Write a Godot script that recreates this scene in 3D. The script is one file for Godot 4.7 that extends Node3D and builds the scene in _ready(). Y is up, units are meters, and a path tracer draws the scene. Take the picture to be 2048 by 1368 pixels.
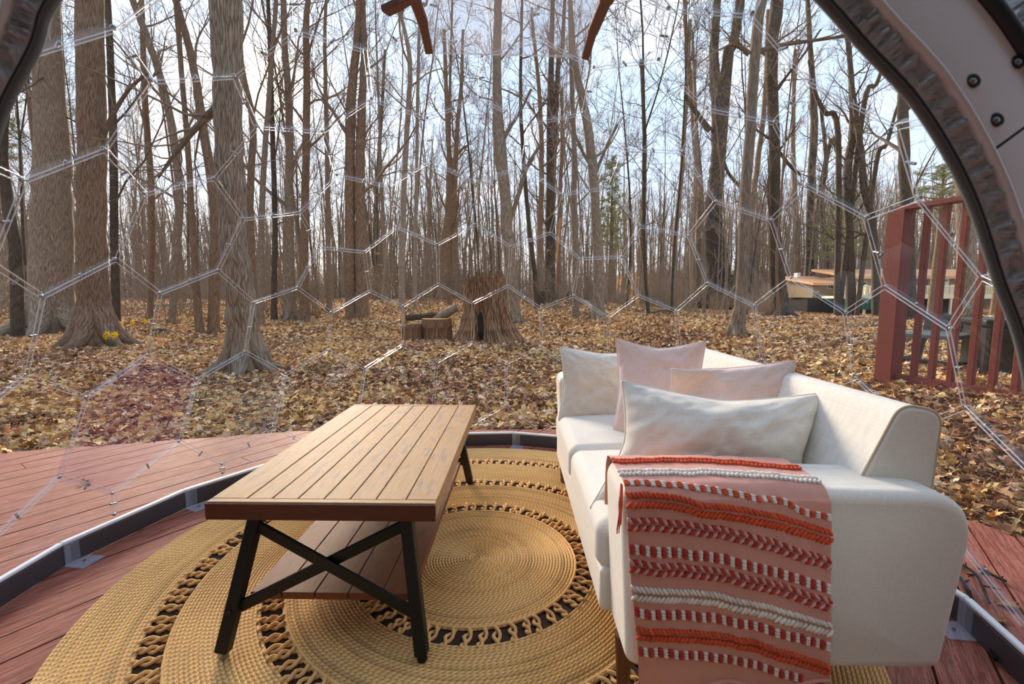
extends Node3D
# A clear hexagon-panelled garden dome on a red deck in a leafless wood: coffee table, jute rug and sofa inside.

const F := 910.0
const EYE := 1.04
const PITCH := 0.1029
var rng := RandomNumberGenerator.new()
var used := {}
var M := {}

# ---------------------------------------------------------------- mesh builder
class MB:
	var v := PackedVector3Array()
	var n := PackedVector3Array()
	var t := PackedVector2Array()
	var c := PackedColorArray()
	var i := PackedInt32Array()
	var col := Color.WHITE
	func quad(a: Vector3, b: Vector3, d: Vector3, e: Vector3, uo := Vector2.ZERO) -> void:
		var nn := (b - a).cross(e - a).normalized()
		var k := v.size()
		var w := (b - a).length()
		var h := (e - a).length()
		v.append_array([a, b, d, e]); n.append_array([nn, nn, nn, nn]); c.append_array([col, col, col, col])
		t.append_array([uo, uo + Vector2(w, 0), uo + Vector2(w, h), uo + Vector2(0, h)])
		i.append_array([k, k + 2, k + 1, k, k + 3, k + 2])
	func tri(a: Vector3, b: Vector3, d: Vector3) -> void:
		var nn := (b - a).cross(d - a).normalized()
		var k := v.size()
		v.append_array([a, b, d]); n.append_array([nn, nn, nn]); c.append_array([col, col, col])
		t.append_array([Vector2(a.x, a.z), Vector2(b.x, b.z), Vector2(d.x, d.z)])
		i.append_array([k, k + 2, k + 1])
	# P holds nv rows of nu points; normal = du x dv
	func grid(P: PackedVector3Array, nu: int, nv: int, us := 1.0, vs := 1.0, wrap := false, flip := false) -> void:
		var k := v.size()
		var fl := -1.0 if flip else 1.0
		var m := nu - 1
		for b in nv:
			for a in nu:
				var l: int = a - 1
				var r: int = a + 1
				if wrap:
					if l < 0: l = m - 1
					if r > m: r = 1
				else:
					l = maxi(l, 0); r = mini(r, m)
				var du := P[b * nu + r] - P[b * nu + l]
				var dv := P[mini(b + 1, nv - 1) * nu + a] - P[maxi(b - 1, 0) * nu + a]
				var nn := du.cross(dv)
				if nn.length_squared() < 1e-18:
					nn = (P[b * nu + r] - P[b * nu + l]).cross(P[mini(b + 1, nv - 1) * nu + (a + 3) % nu] - P[maxi(b - 1, 0) * nu + (a + 3) % nu]) + Vector3(0, 1e-9, 0)
				v.append(P[b * nu + a]); n.append(nn.normalized() * fl)
				t.append(Vector2(us * a / m, vs * b / maxf(nv - 1, 1))); c.append(col)
		for b in nv - 1:
			for a in m:
				var q := k + b * nu + a
				if flip: i.append_array([q, q + 1, q + nu + 1, q, q + nu + 1, q + nu])
				else: i.append_array([q, q + nu + 1, q + 1, q, q + nu, q + nu + 1])
	func tube(p: PackedVector3Array, r: PackedFloat32Array, s: int, cap := false, us := 1.0, vscale := 1.0, rough := 0.0, noise: FastNoiseLite = null) -> void:
		var k := v.size()
		var m := p.size()
		var side := Vector3.ZERO
		var run := 0.0
		for j in m:
			var tn := (p[mini(j + 1, m - 1)] - p[maxi(j - 1, 0)]).normalized()
			if j == 0:
				side = tn.cross(Vector3(0, 0, 1) if absf(tn.z) < 0.8 else Vector3(1, 0, 0)).normalized()
			else:
				run += (p[j] - p[j - 1]).length()
			side = (side - tn * side.dot(tn)).normalized()
			var bi := tn.cross(side)
			for a in s + 1:
				var an := TAU * a / s
				var o := side * cos(an) + bi * sin(an)
				var rr := r[j]
				if noise:
					rr *= 1.0 + rough * noise.get_noise_3d(cos(an) * 60.0 * r[0], run * 9.0, sin(an) * 60.0 * r[0])
				v.append(p[j] + o * rr); n.append(o); t.append(Vector2(us * a / s, run * vscale)); c.append(col)
		for j in m - 1:
			for a in s:
				var q := k + j * (s + 1) + a
				i.append_array([q, q + s + 2, q + 1, q, q + s + 1, q + s + 2])
		if cap:
			for e in 2:
				var j: int = 0 if e == 0 else m - 1
				var tn := (p[1] - p[0]).normalized() * -1.0 if e == 0 else (p[m - 1] - p[m - 2]).normalized()
				var q := v.size()
				v.append(p[j]); n.append(tn); t.append(Vector2(0.5, 0.5)); c.append(col)
				for a in s + 1:
					v.append(v[k + j * (s + 1) + a]); n.append(tn); c.append(col)
					t.append(Vector2(0.5 + 0.5 * cos(TAU * a / s), 0.5 + 0.5 * sin(TAU * a / s)))
				for a in s:
					if e == 0: i.append_array([q, q + 1 + a, q + 2 + a])
					else: i.append_array([q, q + 2 + a, q + 1 + a])
	# chamfered box
	func box(size: Vector3, x := Transform3D(), bv := 0.004) -> void:
		var h := size * 0.5
		bv = minf(bv, minf(h.x, minf(h.y, h.z)) * 0.8)
		var ax := [Vector3(1, 0, 0), Vector3(0, 1, 0), Vector3(0, 0, 1)]
		for k in 3:
			var d: Vector3 = ax[k]
			var e: Vector3 = ax[(k + 1) % 3]
			var f: Vector3 = ax[(k + 2) % 3]
			var hd := h.dot(d)
			var he := h.dot(e)
			var hf := h.dot(f)
			for s in [1.0, -1.0]:
				var o: Vector3 = d * hd * s
				var e2 := e * (he - bv)
				var f2: Vector3 = f * (hf - bv) * s
				quad(x * (o - e2 - f2), x * (o + e2 - f2), x * (o + e2 + f2), x * (o - e2 + f2))
				for s2 in [1.0, -1.0]:
					# bevel between d and e
					var g: Vector3 = f * (hf - bv) * s * s2
					var a0: Vector3 = d * hd * s + e * (he - bv) * s2
					var a1: Vector3 = d * (hd - bv) * s + e * he * s2
					quad(x * (a0 - g), x * (a1 - g), x * (a1 + g), x * (a0 + g))
		for sx in [1.0, -1.0]:
			for sy in [1.0, -1.0]:
				for sz in [1.0, -1.0]:
					var p := Vector3((h.x - bv) * sx, (h.y - bv) * sy, (h.z - bv) * sz)
					var a := p + Vector3(bv * sx, 0, 0)
					var b := p + Vector3(0, bv * sy, 0)
					var d := p + Vector3(0, 0, bv * sz)
					if sx * sy * sz > 0: tri(x * a, x * b, x * d)
					else: tri(x * a, x * d, x * b)
	# rounded soft box, each face m x m cells plus rounding, bent by f
	func soft(size: Vector3, r: float, m: int, f: Callable) -> void:
		var h := size * 0.5
		var ax := [Vector3(1, 0, 0), Vector3(0, 1, 0), Vector3(0, 0, 1)]
		for k in 3:
			var d: Vector3 = ax[k]
			var e: Vector3 = ax[(k + 1) % 3]
			var g: Vector3 = ax[(k + 2) % 3]
			for s in [1.0, -1.0]:
				var ce := _coords(h.dot(e), r, m)
				var cg := _coords(h.dot(g), r, m)
				var P := PackedVector3Array()
				for b in cg.size():
					for a in ce.size():
						var q: Vector3 = d * h.dot(d) * s + e * ce[a] + g * cg[b]
						var inner := q.clamp(-h + Vector3.ONE * r, h - Vector3.ONE * r)
						var o := q - inner
						P.append(f.call(inner + o.normalized() * r if o.length() > 1e-7 else q))
				grid(P, ce.size(), cg.size(), h.dot(e) * 2, h.dot(g) * 2, false, s < 0)
	func _coords(hh: float, r: float, m: int) -> PackedFloat32Array:
		var o := PackedFloat32Array()
		for a in 4: o.append(-hh + r * (1.0 - tan(PI / 4 * (1.0 - a / 4.0))))
		for a in m + 1: o.append(lerpf(-hh + r, hh - r, float(a) / m))
		for a in 4: o.append(hh - r * (1.0 - tan(PI / 4 * (a + 1) / 4.0)))
		return o
	# slab: closed outline (CCW seen from +z) given depth along z from 0 to -depth, rounded edges
	func slab(o: PackedVector2Array, depth: float, r: float, crown := 0.0) -> void:
		var m := o.size()
		var nr := PackedVector2Array()
		var len := 0.0
		var mid := Vector2.ZERO
		for a in m:
			var d := (o[(a + 1) % m] - o[(a + m - 1) % m]).normalized()
			nr.append(Vector2(d.y, -d.x)); mid += o[a] / m
			len += (o[(a + 1) % m] - o[a]).length()
		var P := PackedVector3Array()
		var rows := 0
		for s in 14:
			var ins: float
			var z: float
			if s < 7:
				var an := PI / 2 * s / 6.0
				ins = r * (1.0 - sin(an)); z = -r * (1.0 - cos(an))
			else:
				var an2 := PI / 2 * (13 - s) / 6.0
				ins = r * (1.0 - sin(an2)); z = -depth + r * (1.0 - cos(an2))
			for a in m + 1:
				var q := o[a % m] - nr[a % m] * ins
				P.append(Vector3(q.x, q.y, z))
			rows += 1
		grid(P, m + 1, rows, len, depth, true, true)
		for e in 2:
			var C := PackedVector3Array()
			for s in 6:
				var w := s / 5.0
				for a in m + 1:
					var q := (o[a % m] - nr[a % m] * r).lerp(mid, w)
					C.append(Vector3(q.x, q.y, crown * (1.0 - (1.0 - w) * (1.0 - w)) if e == 0 else -depth - crown * (1.0 - (1.0 - w) * (1.0 - w))))
			var k := v.size()
			grid(C, m + 1, 6, 1, 1, true, e == 1)
			for a in range(k, v.size()): 
				t[a] = Vector2(v[a].x, v[a].y)
				if a >= k + 5 * (m + 1) or a < k + m + 1: n[a] = Vector3(0, 0, 1 if e == 0 else -1)
	func blob(p: Vector3, ax: Vector3, ay: Vector3, az: Vector3, su := 6, sv := 4) -> void:
		if ax.cross(ay).dot(az) < 0.0: ay = -ay
		var k := v.size()
		for b in sv + 1:
			var la := PI * (float(b) / sv - 0.5)
			for a in su + 1:
				var lo := TAU * a / su
				var o := ax * (cos(la) * cos(lo)) + ay * (cos(la) * sin(lo)) + az * sin(la)
				v.append(p + o); n.append((ax.normalized() * (cos(la) * cos(lo)) / maxf(ax.length(), 1e-6) + ay.normalized() * (cos(la) * sin(lo)) / maxf(ay.length(), 1e-6) + az.normalized() * sin(la) / maxf(az.length(), 1e-6)).normalized())
				t.append(Vector2(float(a) / su, float(b) / sv)); c.append(col)
		for b in sv:
			for a in su:
				var q := k + b * (su + 1) + a
				i.append_array([q, q + su + 2, q + 1, q, q + su + 1, q + su + 2])
	func mesh(m: Material) -> ArrayMesh:
		var A := []
		A.resize(Mesh.ARRAY_MAX)
		A[Mesh.ARRAY_VERTEX] = v; A[Mesh.ARRAY_NORMAL] = n; A[Mesh.ARRAY_TEX_UV] = t; A[Mesh.ARRAY_COLOR] = c; A[Mesh.ARRAY_INDEX] = i
		var am := ArrayMesh.new()
		am.add_surface_from_arrays(Mesh.PRIMITIVE_TRIANGLES, A)
		am.surface_set_material(0, m)
		return am

# ---------------------------------------------------------------- scene helpers
func W(x: float, y: float, zf: float) -> Vector3: return Vector3(x, y, -zf)

func ray(px: float, py: float) -> Vector3:
	var y := -(py - 684.0) / F
	return Vector3((px - 1024.0) / F, y * cos(PITCH) - sin(PITCH), -(y * sin(PITCH) + cos(PITCH)))

func at(px: float, py: float, zf: float) -> Vector3:
	var d := ray(px, py)
	return Vector3(0, EYE, 0) + d * (zf / -d.z)

func on_ground(px: float, py: float) -> Vector3:
	var d := ray(px, py)
	var p := Vector3.ZERO
	var lo := 0.5
	for k in 400:                       # walk along the ray until it meets the ground
		p = Vector3(0, EYE, 0) + d * lo
		if p.y <= gh(p.x, -p.z): break
		lo *= 1.02
	return p

func gh(x: float, z: float) -> float:   # height of the wood floor at x and distance z
	var h := -0.05 + 0.34 * smoothstep(2.15, 3.7, x) * (1.0 - 0.6 * smoothstep(9.0, 20.0, z))
	h -= 0.75 * smoothstep(14.0, 40.0, z) * smoothstep(2.0, 14.0, x)
	h += 0.62 * smoothstep(11.0, 28.0, z) * (1.0 - smoothstep(3.0, 12.0, x))
	h += 7.0 * smoothstep(56.0, 100.0, z) * smoothstep(8.0, 30.0, x)
	var far := smoothstep(4.0, 8.0, z)
	h += far * (0.05 * sin(x * 0.9 + z * 0.35) + 0.04 * sin(z * 0.8 - x * 0.5))
	return h

func numbered(called: String) -> String:
	if not used.has(called):
		used[called] = 0
		return called
	used[called] += 1
	return "%s_%03d" % [called, used[called]]

func tag(o: Node3D, label := "", category := "", group := "", kind := "") -> Node3D:
	if label: o.set_meta("label", label)
	if category: o.set_meta("category", category)
	if group: o.set_meta("group", group)
	if kind: o.set_meta("kind", kind)
	return o

func thing(called: String, label: String, category: String, where := Vector3.ZERO, group := "") -> Node3D:
	var o := Node3D.new()
	o.name = numbered(called)
	add_child(o)
	o.position = where
	return tag(o, label, category, group)

func put(called: String, m: Mesh, parent: Node = null) -> MeshInstance3D:
	var o := MeshInstance3D.new()
	o.mesh = m
	if parent == null:
		o.name = numbered(called)
		add_child(o)
	else:
		o.name = called
		parent.add_child(o, true)
	return o

func mat(col: Color, rough := 0.8, metal := 0.0) -> StandardMaterial3D:
	var m := StandardMaterial3D.new()
	m.albedo_color = col
	m.roughness = rough
	m.metallic = metal
	return m

func noise(freq: float, seed_ := 1, type := FastNoiseLite.TYPE_SIMPLEX_SMOOTH, oct := 4) -> FastNoiseLite:
	var f := FastNoiseLite.new()
	f.seed = seed_; f.frequency = freq; f.noise_type = type; f.fractal_octaves = oct
	return f

func ridged(freq: float, seed_: int) -> FastNoiseLite:
	var f := noise(freq, seed_, FastNoiseLite.TYPE_SIMPLEX, 4)
	f.fractal_type = FastNoiseLite.FRACTAL_RIDGED
	f.fractal_gain = 0.55
	return f

func ntex(f: FastNoiseLite, stops: Array, size := 512, seam := true) -> NoiseTexture2D:
	var t := NoiseTexture2D.new()
	t.width = size; t.height = size; t.seamless = seam; t.noise = f
	if stops.size():
		var g := Gradient.new()
		g.offsets = PackedFloat32Array(); g.colors = PackedColorArray()
		var of := PackedFloat32Array()
		var cs := PackedColorArray()
		for s in stops:
			of.append(s[0]); cs.append(s[1])
		g.offsets = of; g.colors = cs
		t.color_ramp = g
	return t

# per-pixel texture: f(x, y) -> Color
func paint(w: int, h: int, f: Callable) -> ImageTexture:
	var im := Image.create(w, h, false, Image.FORMAT_RGB8)
	for y in h:
		for x in w:
			im.set_pixel(x, y, f.call(x, y))
	return ImageTexture.create_from_image(im)

func fl(r: float, n: int) -> PackedFloat32Array:
	var a := PackedFloat32Array()
	a.resize(n); a.fill(r)
	return a

func spline(p: PackedVector3Array, per: int) -> PackedVector3Array:
	var o := PackedVector3Array()
	var m := p.size()
	for a in m - 1:
		for s in per:
			o.append(p[a].cubic_interpolate(p[a + 1], p[maxi(a - 1, 0)], p[mini(a + 2, m - 1)], float(s) / per))
	o.append(p[m - 1])
	return o

func rounded(corners: Array, seg := 8) -> PackedVector2Array:   # [x, y, radius] CCW -> outline with evenly cut edges
	var o := PackedVector2Array()
	var m := corners.size()
	for a in m:
		var p := Vector2(corners[a][0], corners[a][1])
		var pr := Vector2(corners[(a + m - 1) % m][0], corners[(a + m - 1) % m][1])
		var nx := Vector2(corners[(a + 1) % m][0], corners[(a + 1) % m][1])
		var r: float = corners[a][2]
		var d0 := (pr - p).normalized()
		var d1 := (nx - p).normalized()
		var cut := r / tan(acos(clampf(d0.dot(d1), -1, 1)) / 2)
		for s in seg + 1:
			var w := float(s) / seg
			var q0 := p + d0 * cut
			var q1 := p + d1 * cut
			o.append(q0.lerp(p, w).lerp(p.lerp(q1, w), w))
		var e0 := p + d1 * cut
		var nr: float = corners[(a + 1) % m][2]
		var nn := Vector2(corners[(a + 2) % m][0], corners[(a + 2) % m][1])
		var ncut := nr / tan(acos(clampf((p - nx).normalized().dot((nn - nx).normalized()), -1, 1)) / 2)
		var e1 := nx + (p - nx).normalized() * ncut
		for s in 5: o.append(e0.lerp(e1, (s + 1) / 6.0))
	return o

# ---------------------------------------------------------------- scene
func _ready() -> void:
	rng.seed = 7
	view_and_light()
	materials()
	ground()
	deck()
	rug()
	coffee_table()
	sofa()
	dome()
	door_frame()
	added_shade_wall()
	outside()
	woods()

func view_and_light() -> void:
	var cam := Camera3D.new()
	cam.name = "camera"
	cam.fov = rad_to_deg(2.0 * atan(684.0 / F))
	cam.near = 0.02; cam.far = 400.0
	cam.position = Vector3(0, EYE, 0)
	cam.rotation.x = -PITCH
	var lens := CameraAttributesPhysical.new()      # a 16 mm lens focused on the room
	lens.frustum_focal_length = 12.0 / (684.0 / F)
	lens.frustum_focus_distance = 3.6
	lens.frustum_near = 0.02
	lens.frustum_far = 400.0
	lens.exposure_aperture = 7.0
	cam.attributes = lens
	add_child(cam)
	cam.current = true
	var sun_az := -0.472
	var sun_el := 0.37
	var e := Environment.new()
	e.background_mode = Environment.BG_SKY
	var w := 768
	var h := 384
	var im := Image.create(w, h, false, Image.FORMAT_RGBF)
	var f := noise(2.2, 5, FastNoiseLite.TYPE_SIMPLEX_SMOOTH, 5)
	var sun := Vector3(sin(sun_az) * cos(sun_el), sin(sun_el), -cos(sun_az) * cos(sun_el))
	var ground_col := Color(0.24, 0.19, 0.14)
	for y in h:
		var el := PI / 2 - PI * (y + 0.5) / h
		for x in w:
			var az := TAU * (x + 0.5) / w
			var d := Vector3(sin(az) * cos(el), sin(el), -cos(az) * cos(el))
			if el < 0.0:
				im.set_pixel(x, y, ground_col)
				continue
			var k := maxf(d.y, 0.0)
			var col := Color(0.56, 0.73, 0.97).lerp(Color(0.50, 0.65, 0.90), smoothstep(0.3, 0.95, k))
			col = col.lerp(Color(0.84, 0.87, 0.91), pow(1.0 - k, 5.0) * 0.95)
			var n := f.get_noise_3d(d.x * 1.1 / (k + 0.35), d.z * 1.1 / (k + 0.35), 3.0)
			var cl := smoothstep(0.0, 0.5, n)
			col = col.lerp(Color(0.94, 0.96, 0.99), cl * 0.7)
			var g := maxf(d.dot(sun), 0.0)
			col = col + Color(1.0, 0.88, 0.66) * (0.05 * pow(g, 6.0) + 0.24 * pow(g, 40.0) + 2.5 * pow(g, 700.0))
			# low warm band under the sun
			col = col + Color(0.75, 0.48, 0.14) * (pow(1.0 - k, 9.0) * pow(maxf(Vector3(d.x, 0, d.z).normalized().dot(Vector3(sun.x, 0, sun.z).normalized()), 0.0), 8.0))
			im.set_pixel(x, y, col)
	var sm := PanoramaSkyMaterial.new()
	sm.panorama = ImageTexture.create_from_image(im)
	var sky := Sky.new()
	sky.sky_material = sm
	e.sky = sky
	e.tonemap_mode = Environment.TONE_MAPPER_LINEAR
	e.tonemap_exposure = 1.5
	e.background_energy_multiplier = 0.95
	e.sdfgi_enabled = true; e.ssao_enabled = true; e.ssil_enabled = true
	var we := WorldEnvironment.new()
	we.name = "world"
	we.environment = e
	add_child(we)
	var l := DirectionalLight3D.new()   # the low winter sun, softened by thin cloud
	l.name = "sun"
	l.light_color = Color(1.0, 0.92, 0.82)
	l.light_energy = 3.3
	l.light_angular_distance = 20.0
	l.shadow_enabled = true
	add_child(l)
	l.look_at_from_position(sun * 50.0, Vector3.ZERO)

func materials() -> void:
	var L := func(r, g, b): return Color(r, g, b).linear_to_srgb()
	# deck paint: faded brick red, scuffed along the grain
	var g1 := noise(0.01, 11)
	for k in 3:
		var gn := noise(0.02, 20 + k)
		var fine := noise(0.25, 40 + k)
		var tx := paint(512, 128, func(x, y):
			var s := gn.get_noise_2d(x * 0.35, y * 3.0)
			var q := fine.get_noise_2d(x * 0.06, y * 1.6)
			var a := Color(0.67, 0.41, 0.34).lerp(Color(0.55, 0.30, 0.24), clampf(0.5 + s * 1.4, 0, 1))
			a = a.lerp(Color(0.76, 0.58, 0.51), smoothstep(0.15, 0.5, q) * 0.55)
			a = a.lerp(Color(0.30, 0.19, 0.16), smoothstep(0.22, 0.42, -q) * 0.7)
			return a.lerp(Color(0.45, 0.37, 0.30), smoothstep(0.42, 0.6, gn.get_noise_2d(x * 0.9 + 300, y * 2.2)) * 0.7))
		var m := mat(Color.WHITE, 0.62)
		m.albedo_texture = tx
		m.uv1_scale = Vector3(0.9, 6.5, 1)
		m.uv1_offset = Vector3(k * 0.31, 0, 0)
		m.metallic_specular = 0.28
		m.heightmap_enabled = true; m.heightmap_scale = 0.12; m.heightmap_texture = tx
		M["deck%d" % k] = m
	M.deck_side = mat(Color(0.28, 0.16, 0.13), 0.8)
	# honey-stained pine
	for k in 4:
		var gn := noise(0.012, 60 + k)
		var fine := noise(0.2, 70 + k)
		var tx := paint(512, 128, func(x, y):
			var warp := gn.get_noise_2d(x * 0.5, y * 2.0) * 26.0
			var ring := 0.5 + 0.5 * sin((y * 0.55 + warp) * 0.55)
			var q := fine.get_noise_2d(x * 0.05, y * 2.0)
			var a := Color(0.87, 0.69, 0.49).lerp(Color(0.80, 0.59, 0.37), ring * 0.5)
			a = a.lerp(Color(0.66, 0.44, 0.26), smoothstep(0.1, 0.6, q) * 0.45)
			var kn := gn.get_noise_2d(x * 1.1 + 500, y * 2.6 + 90)
			a = a.lerp(Color(0.60, 0.53, 0.49), smoothstep(0.22, 0.5, kn) * 0.6)
			return a.lerp(Color(0.86, 0.60, 0.28), smoothstep(0.3, 0.55, gn.get_noise_2d(x * 0.7 + 90, y * 2.0)) * 0.7))
		var m := mat(Color(0.80, 0.79, 0.78), 0.62)
		m.albedo_texture = tx
		m.uv1_scale = Vector3(0.8, 7.0, 1)
		m.metallic_specular = 0.5
		M["pine%d" % k] = m
		var d: StandardMaterial3D = m.duplicate()
		d.albedo_color = Color(0.58, 0.42, 0.33)
		M["stain%d" % k] = d
	var ap: StandardMaterial3D = M.stain1.duplicate()
	ap.albedo_color = Color(0.42, 0.27, 0.19)  # end face board, darkened to carry the shading of the table's ends
	M.end_shade = ap
	M.black = mat(Color(0.035, 0.035, 0.038), 0.5, 0.2)
	M.bolt = mat(Color(0.62, 0.64, 0.66), 0.28, 0.9)
	M.groove = mat(Color(0.20, 0.13, 0.09), 0.9)
	# jute braid
	var jn := noise(0.05, 5)
	var jt := paint(96, 64, func(x, y):
		var v: float = y / 64.0
		var u: float = x / 32.0
		var s: float = fposmod(u + absf(v - 0.5) * 1.6, 1.0)
		var sh := 0.72 + 0.28 * sin(PI * s)
		var c := Color(0.97, 0.77, 0.50).lerp(Color(1.0, 0.86, 0.61), 0.5 + jn.get_noise_2d(x * 3, y * 3))
		return Color(c.r * sh, c.g * sh, c.b * sh))
	var jm := mat(Color.WHITE, 0.9)
	jm.albedo_texture = jt
	jm.vertex_color_use_as_albedo = true
	jm.heightmap_enabled = true; jm.heightmap_texture = jt; jm.heightmap_scale = 0.25
	jm.rim_enabled = true; jm.rim = 0.2
	M.jute = jm
	M.cord = mat(Color(0.90, 0.71, 0.46), 0.9)
	# linen
	var ln := noise(0.09, 9)
	var lt := paint(256, 256, func(x, y):
		var wv := 0.5 + 0.5 * sin(x * TAU / 4.0) * sin(y * TAU / 4.0)
		var sl := ln.get_noise_2d(x * 0.15, y * 6.0) * 0.5 + ln.get_noise_2d(x * 6.0 + 90, y * 0.15) * 0.5
		var k := 0.90 + 0.06 * wv + 0.10 * sl
		return Color(k, k, k))
	var lm := mat(Color(0.945, 0.925, 0.89), 0.92)
	lm.albedo_texture = lt
	lm.uv1_scale = Vector3(6, 6, 6)
	lm.heightmap_enabled = true; lm.heightmap_texture = lt; lm.heightmap_scale = 0.06
	lm.rim_enabled = true; lm.rim = 0.25
	M.linen = lm
	var cm: StandardMaterial3D = lm.duplicate()
	cm.albedo_color = Color(0.96, 0.93, 0.88)
	M.cream = cm
	var pm: StandardMaterial3D = lm.duplicate()
	pm.albedo_color = Color(0.96, 0.86, 0.83)
	pm.heightmap_scale = 0.03
	M.pink = pm
	M.seam = mat(Color(0.78, 0.72, 0.64), 0.9)
	var tn := noise(0.12, 33)
	var tt := paint(128, 128, func(x, y):
		var k := 0.86 + 0.14 * (0.5 + 0.5 * sin(y * TAU / 4.0)) * (0.6 + 0.4 * sin(x * TAU / 4.0)) + 0.10 * tn.get_noise_2d(x * 2, y * 5)
		return Color(k, k, k))
	var wm := mat(Color(0.90, 0.66, 0.60), 0.95)
	wm.albedo_texture = tt
	wm.uv1_scale = Vector3(14, 14, 1)
	wm.heightmap_enabled = true; wm.heightmap_texture = tt; wm.heightmap_scale = 0.1
	wm.rim_enabled = true; wm.rim = 0.3
	wm.cull_mode = BaseMaterial3D.CULL_DISABLED
	M.throw = wm
	var ym := mat(Color.WHITE, 0.95)
	ym.vertex_color_use_as_albedo = true
	ym.rim_enabled = true; ym.rim = 0.2
	M.yarn = ym
	M.walnut = mat(Color(0.36, 0.20, 0.12), 0.4)
	# clear plastic
	var glass := func(c: Color, a: float, r := 0.04):
		var m := mat(Color(c.r, c.g, c.b, a), r)
		m.transparency = BaseMaterial3D.TRANSPARENCY_ALPHA
		m.cull_mode = BaseMaterial3D.CULL_DISABLED
		m.metallic_specular = 0.36
		return m
	M.clear = glass.call(Color(0.95, 0.96, 1.0), 0.01, 0.02)
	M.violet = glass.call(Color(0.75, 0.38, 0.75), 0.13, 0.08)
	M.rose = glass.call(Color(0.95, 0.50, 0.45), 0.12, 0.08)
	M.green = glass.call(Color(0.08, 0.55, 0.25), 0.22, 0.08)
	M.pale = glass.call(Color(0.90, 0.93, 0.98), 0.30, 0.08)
	M.foot = glass.call(Color(0.8, 0.86, 0.95), 0.22, 0.08)
	M.rim = glass.call(Color(0.92, 0.95, 0.98), 0.34, 0.10)
	M.rim.metallic_specular = 0.6
	M.fin = glass.call(Color(0.9, 0.94, 1.0), 0.02, 0.04)
	M.ringband = mat(Color(0.27, 0.25, 0.27), 0.55)
	M.ringtop = mat(Color(0.92, 0.93, 0.95), 0.35)
	M.door_reflection = mat(Color(0.43, 0.28, 0.235), 0.5)
	# door frame
	var fn := noise(0.02, 3, FastNoiseLite.TYPE_SIMPLEX_SMOOTH, 3)
	M.plate = mat(Color(0.93, 0.96, 0.99), 0.35, 0.0)
	M.foil = mat(Color(0.74, 0.82, 0.88), 0.35, 0.0)
	M.gasket = mat(Color(0.38, 0.42, 0.43), 0.5)
	M.bead = mat(Color(0.92, 0.97, 1.0), 0.25, 0.0)
	M.bead.clearcoat_enabled = true
	M.edge = mat(Color(0.20, 0.24, 0.29), 0.5)
	M.hole = mat(Color(0.02, 0.02, 0.02), 0.6)
	# outdoors
	for k in 4:
		var c: Array = [[Color(0.35, 0.31, 0.265), Color(0.71, 0.645, 0.565)], [Color(0.31, 0.25, 0.20), Color(0.65, 0.55, 0.455)], [Color(0.44, 0.40, 0.36), Color(0.74, 0.69, 0.62)], [Color(0.175, 0.155, 0.135), Color(0.40, 0.36, 0.315)]][k]
		var bt := ntex(ridged(0.018, 80 + k), [[0.0, c[1]], [0.35, c[0].lerp(c[1], 0.75)], [0.75, c[0].lerp(c[1], 0.2)], [1.0, (c[0] as Color) * 0.75]], 512)
		var bm := mat(Color.WHITE, 0.95)
		bm.albedo_texture = bt
		bm.uv1_scale = Vector3(2.6, 0.45, 1)
		bm.heightmap_enabled = true; bm.heightmap_texture = bt; bm.heightmap_scale = 2.6
		bm.metallic_specular = 0.25
		M["bark%d" % k] = bm
		var tw := mat((c[0] as Color).lerp(c[1], 0.6).lerp(Color(0.45, 0.41, 0.37), 0.3), 0.95)
		tw.metallic_specular = 0.2
		M["twig%d" % k] = tw
	var rt := ntex(noise(0.03, 95, FastNoiseLite.TYPE_SIMPLEX, 5), [[0.0, Color(0.15, 0.105, 0.075)], [0.4, Color(0.43, 0.32, 0.23)], [0.75, Color(0.66, 0.50, 0.36)], [1.0, Color(0.80, 0.66, 0.50)]], 256)
	var rm := mat(Color.WHITE, 0.95)
	rm.albedo_texture = rt
	rm.uv1_scale = Vector3(5, 0.35, 1)
	rm.heightmap_enabled = true; rm.heightmap_texture = rt; rm.heightmap_scale = 2.0
	M.rotten = rm
	M.cutwood = mat(Color(0.72, 0.50, 0.28), 0.85)
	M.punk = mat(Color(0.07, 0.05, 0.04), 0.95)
	var gt := ntex(noise(0.03, 98, FastNoiseLite.TYPE_CELLULAR, 3), [[0.0, Color(0.22, 0.155, 0.10)], [0.35, Color(0.55, 0.39, 0.25)], [0.6, Color(0.70, 0.52, 0.33)], [1.0, Color(0.80, 0.66, 0.47)]], 512)
	var gm := mat(Color.WHITE, 1.0)
	gm.albedo_texture = gt
	gm.uv1_scale = Vector3(0.55, 0.55, 1)
	gm.heightmap_enabled = true; gm.heightmap_texture = gt; gm.heightmap_scale = 3.0
	gm.metallic_specular = 0.2
	M.soil = gm
	var lf := mat(Color.WHITE, 0.75)
	lf.vertex_color_use_as_albedo = true
	lf.cull_mode = BaseMaterial3D.CULL_DISABLED
	lf.metallic_specular = 0.35
	lf.backlight_enabled = true; lf.backlight = Color(0.25, 0.25, 0.25)
	M.leaf = lf
	M.redpaint = mat(Color(0.46, 0.17, 0.12), 0.7)
	M.ydaff = mat(Color(0.96, 0.80, 0.06), 0.7)
	M.gleaf = mat(Color(0.23, 0.36, 0.16), 0.7)
	var nd := mat(Color(0.50, 0.53, 0.30), 0.8)
	nd.cull_mode = BaseMaterial3D.CULL_DISABLED
	M.needle = nd
	M.blackplastic = mat(Color(0.06, 0.06, 0.07), 0.45)
	M.seatpad = mat(Color(0.33, 0.37, 0.37), 0.6)
	M.siding = mat(Color(0.56, 0.51, 0.41), 0.85)
	M.shingle = mat(Color(0.80, 0.62, 0.47), 0.9)
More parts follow.
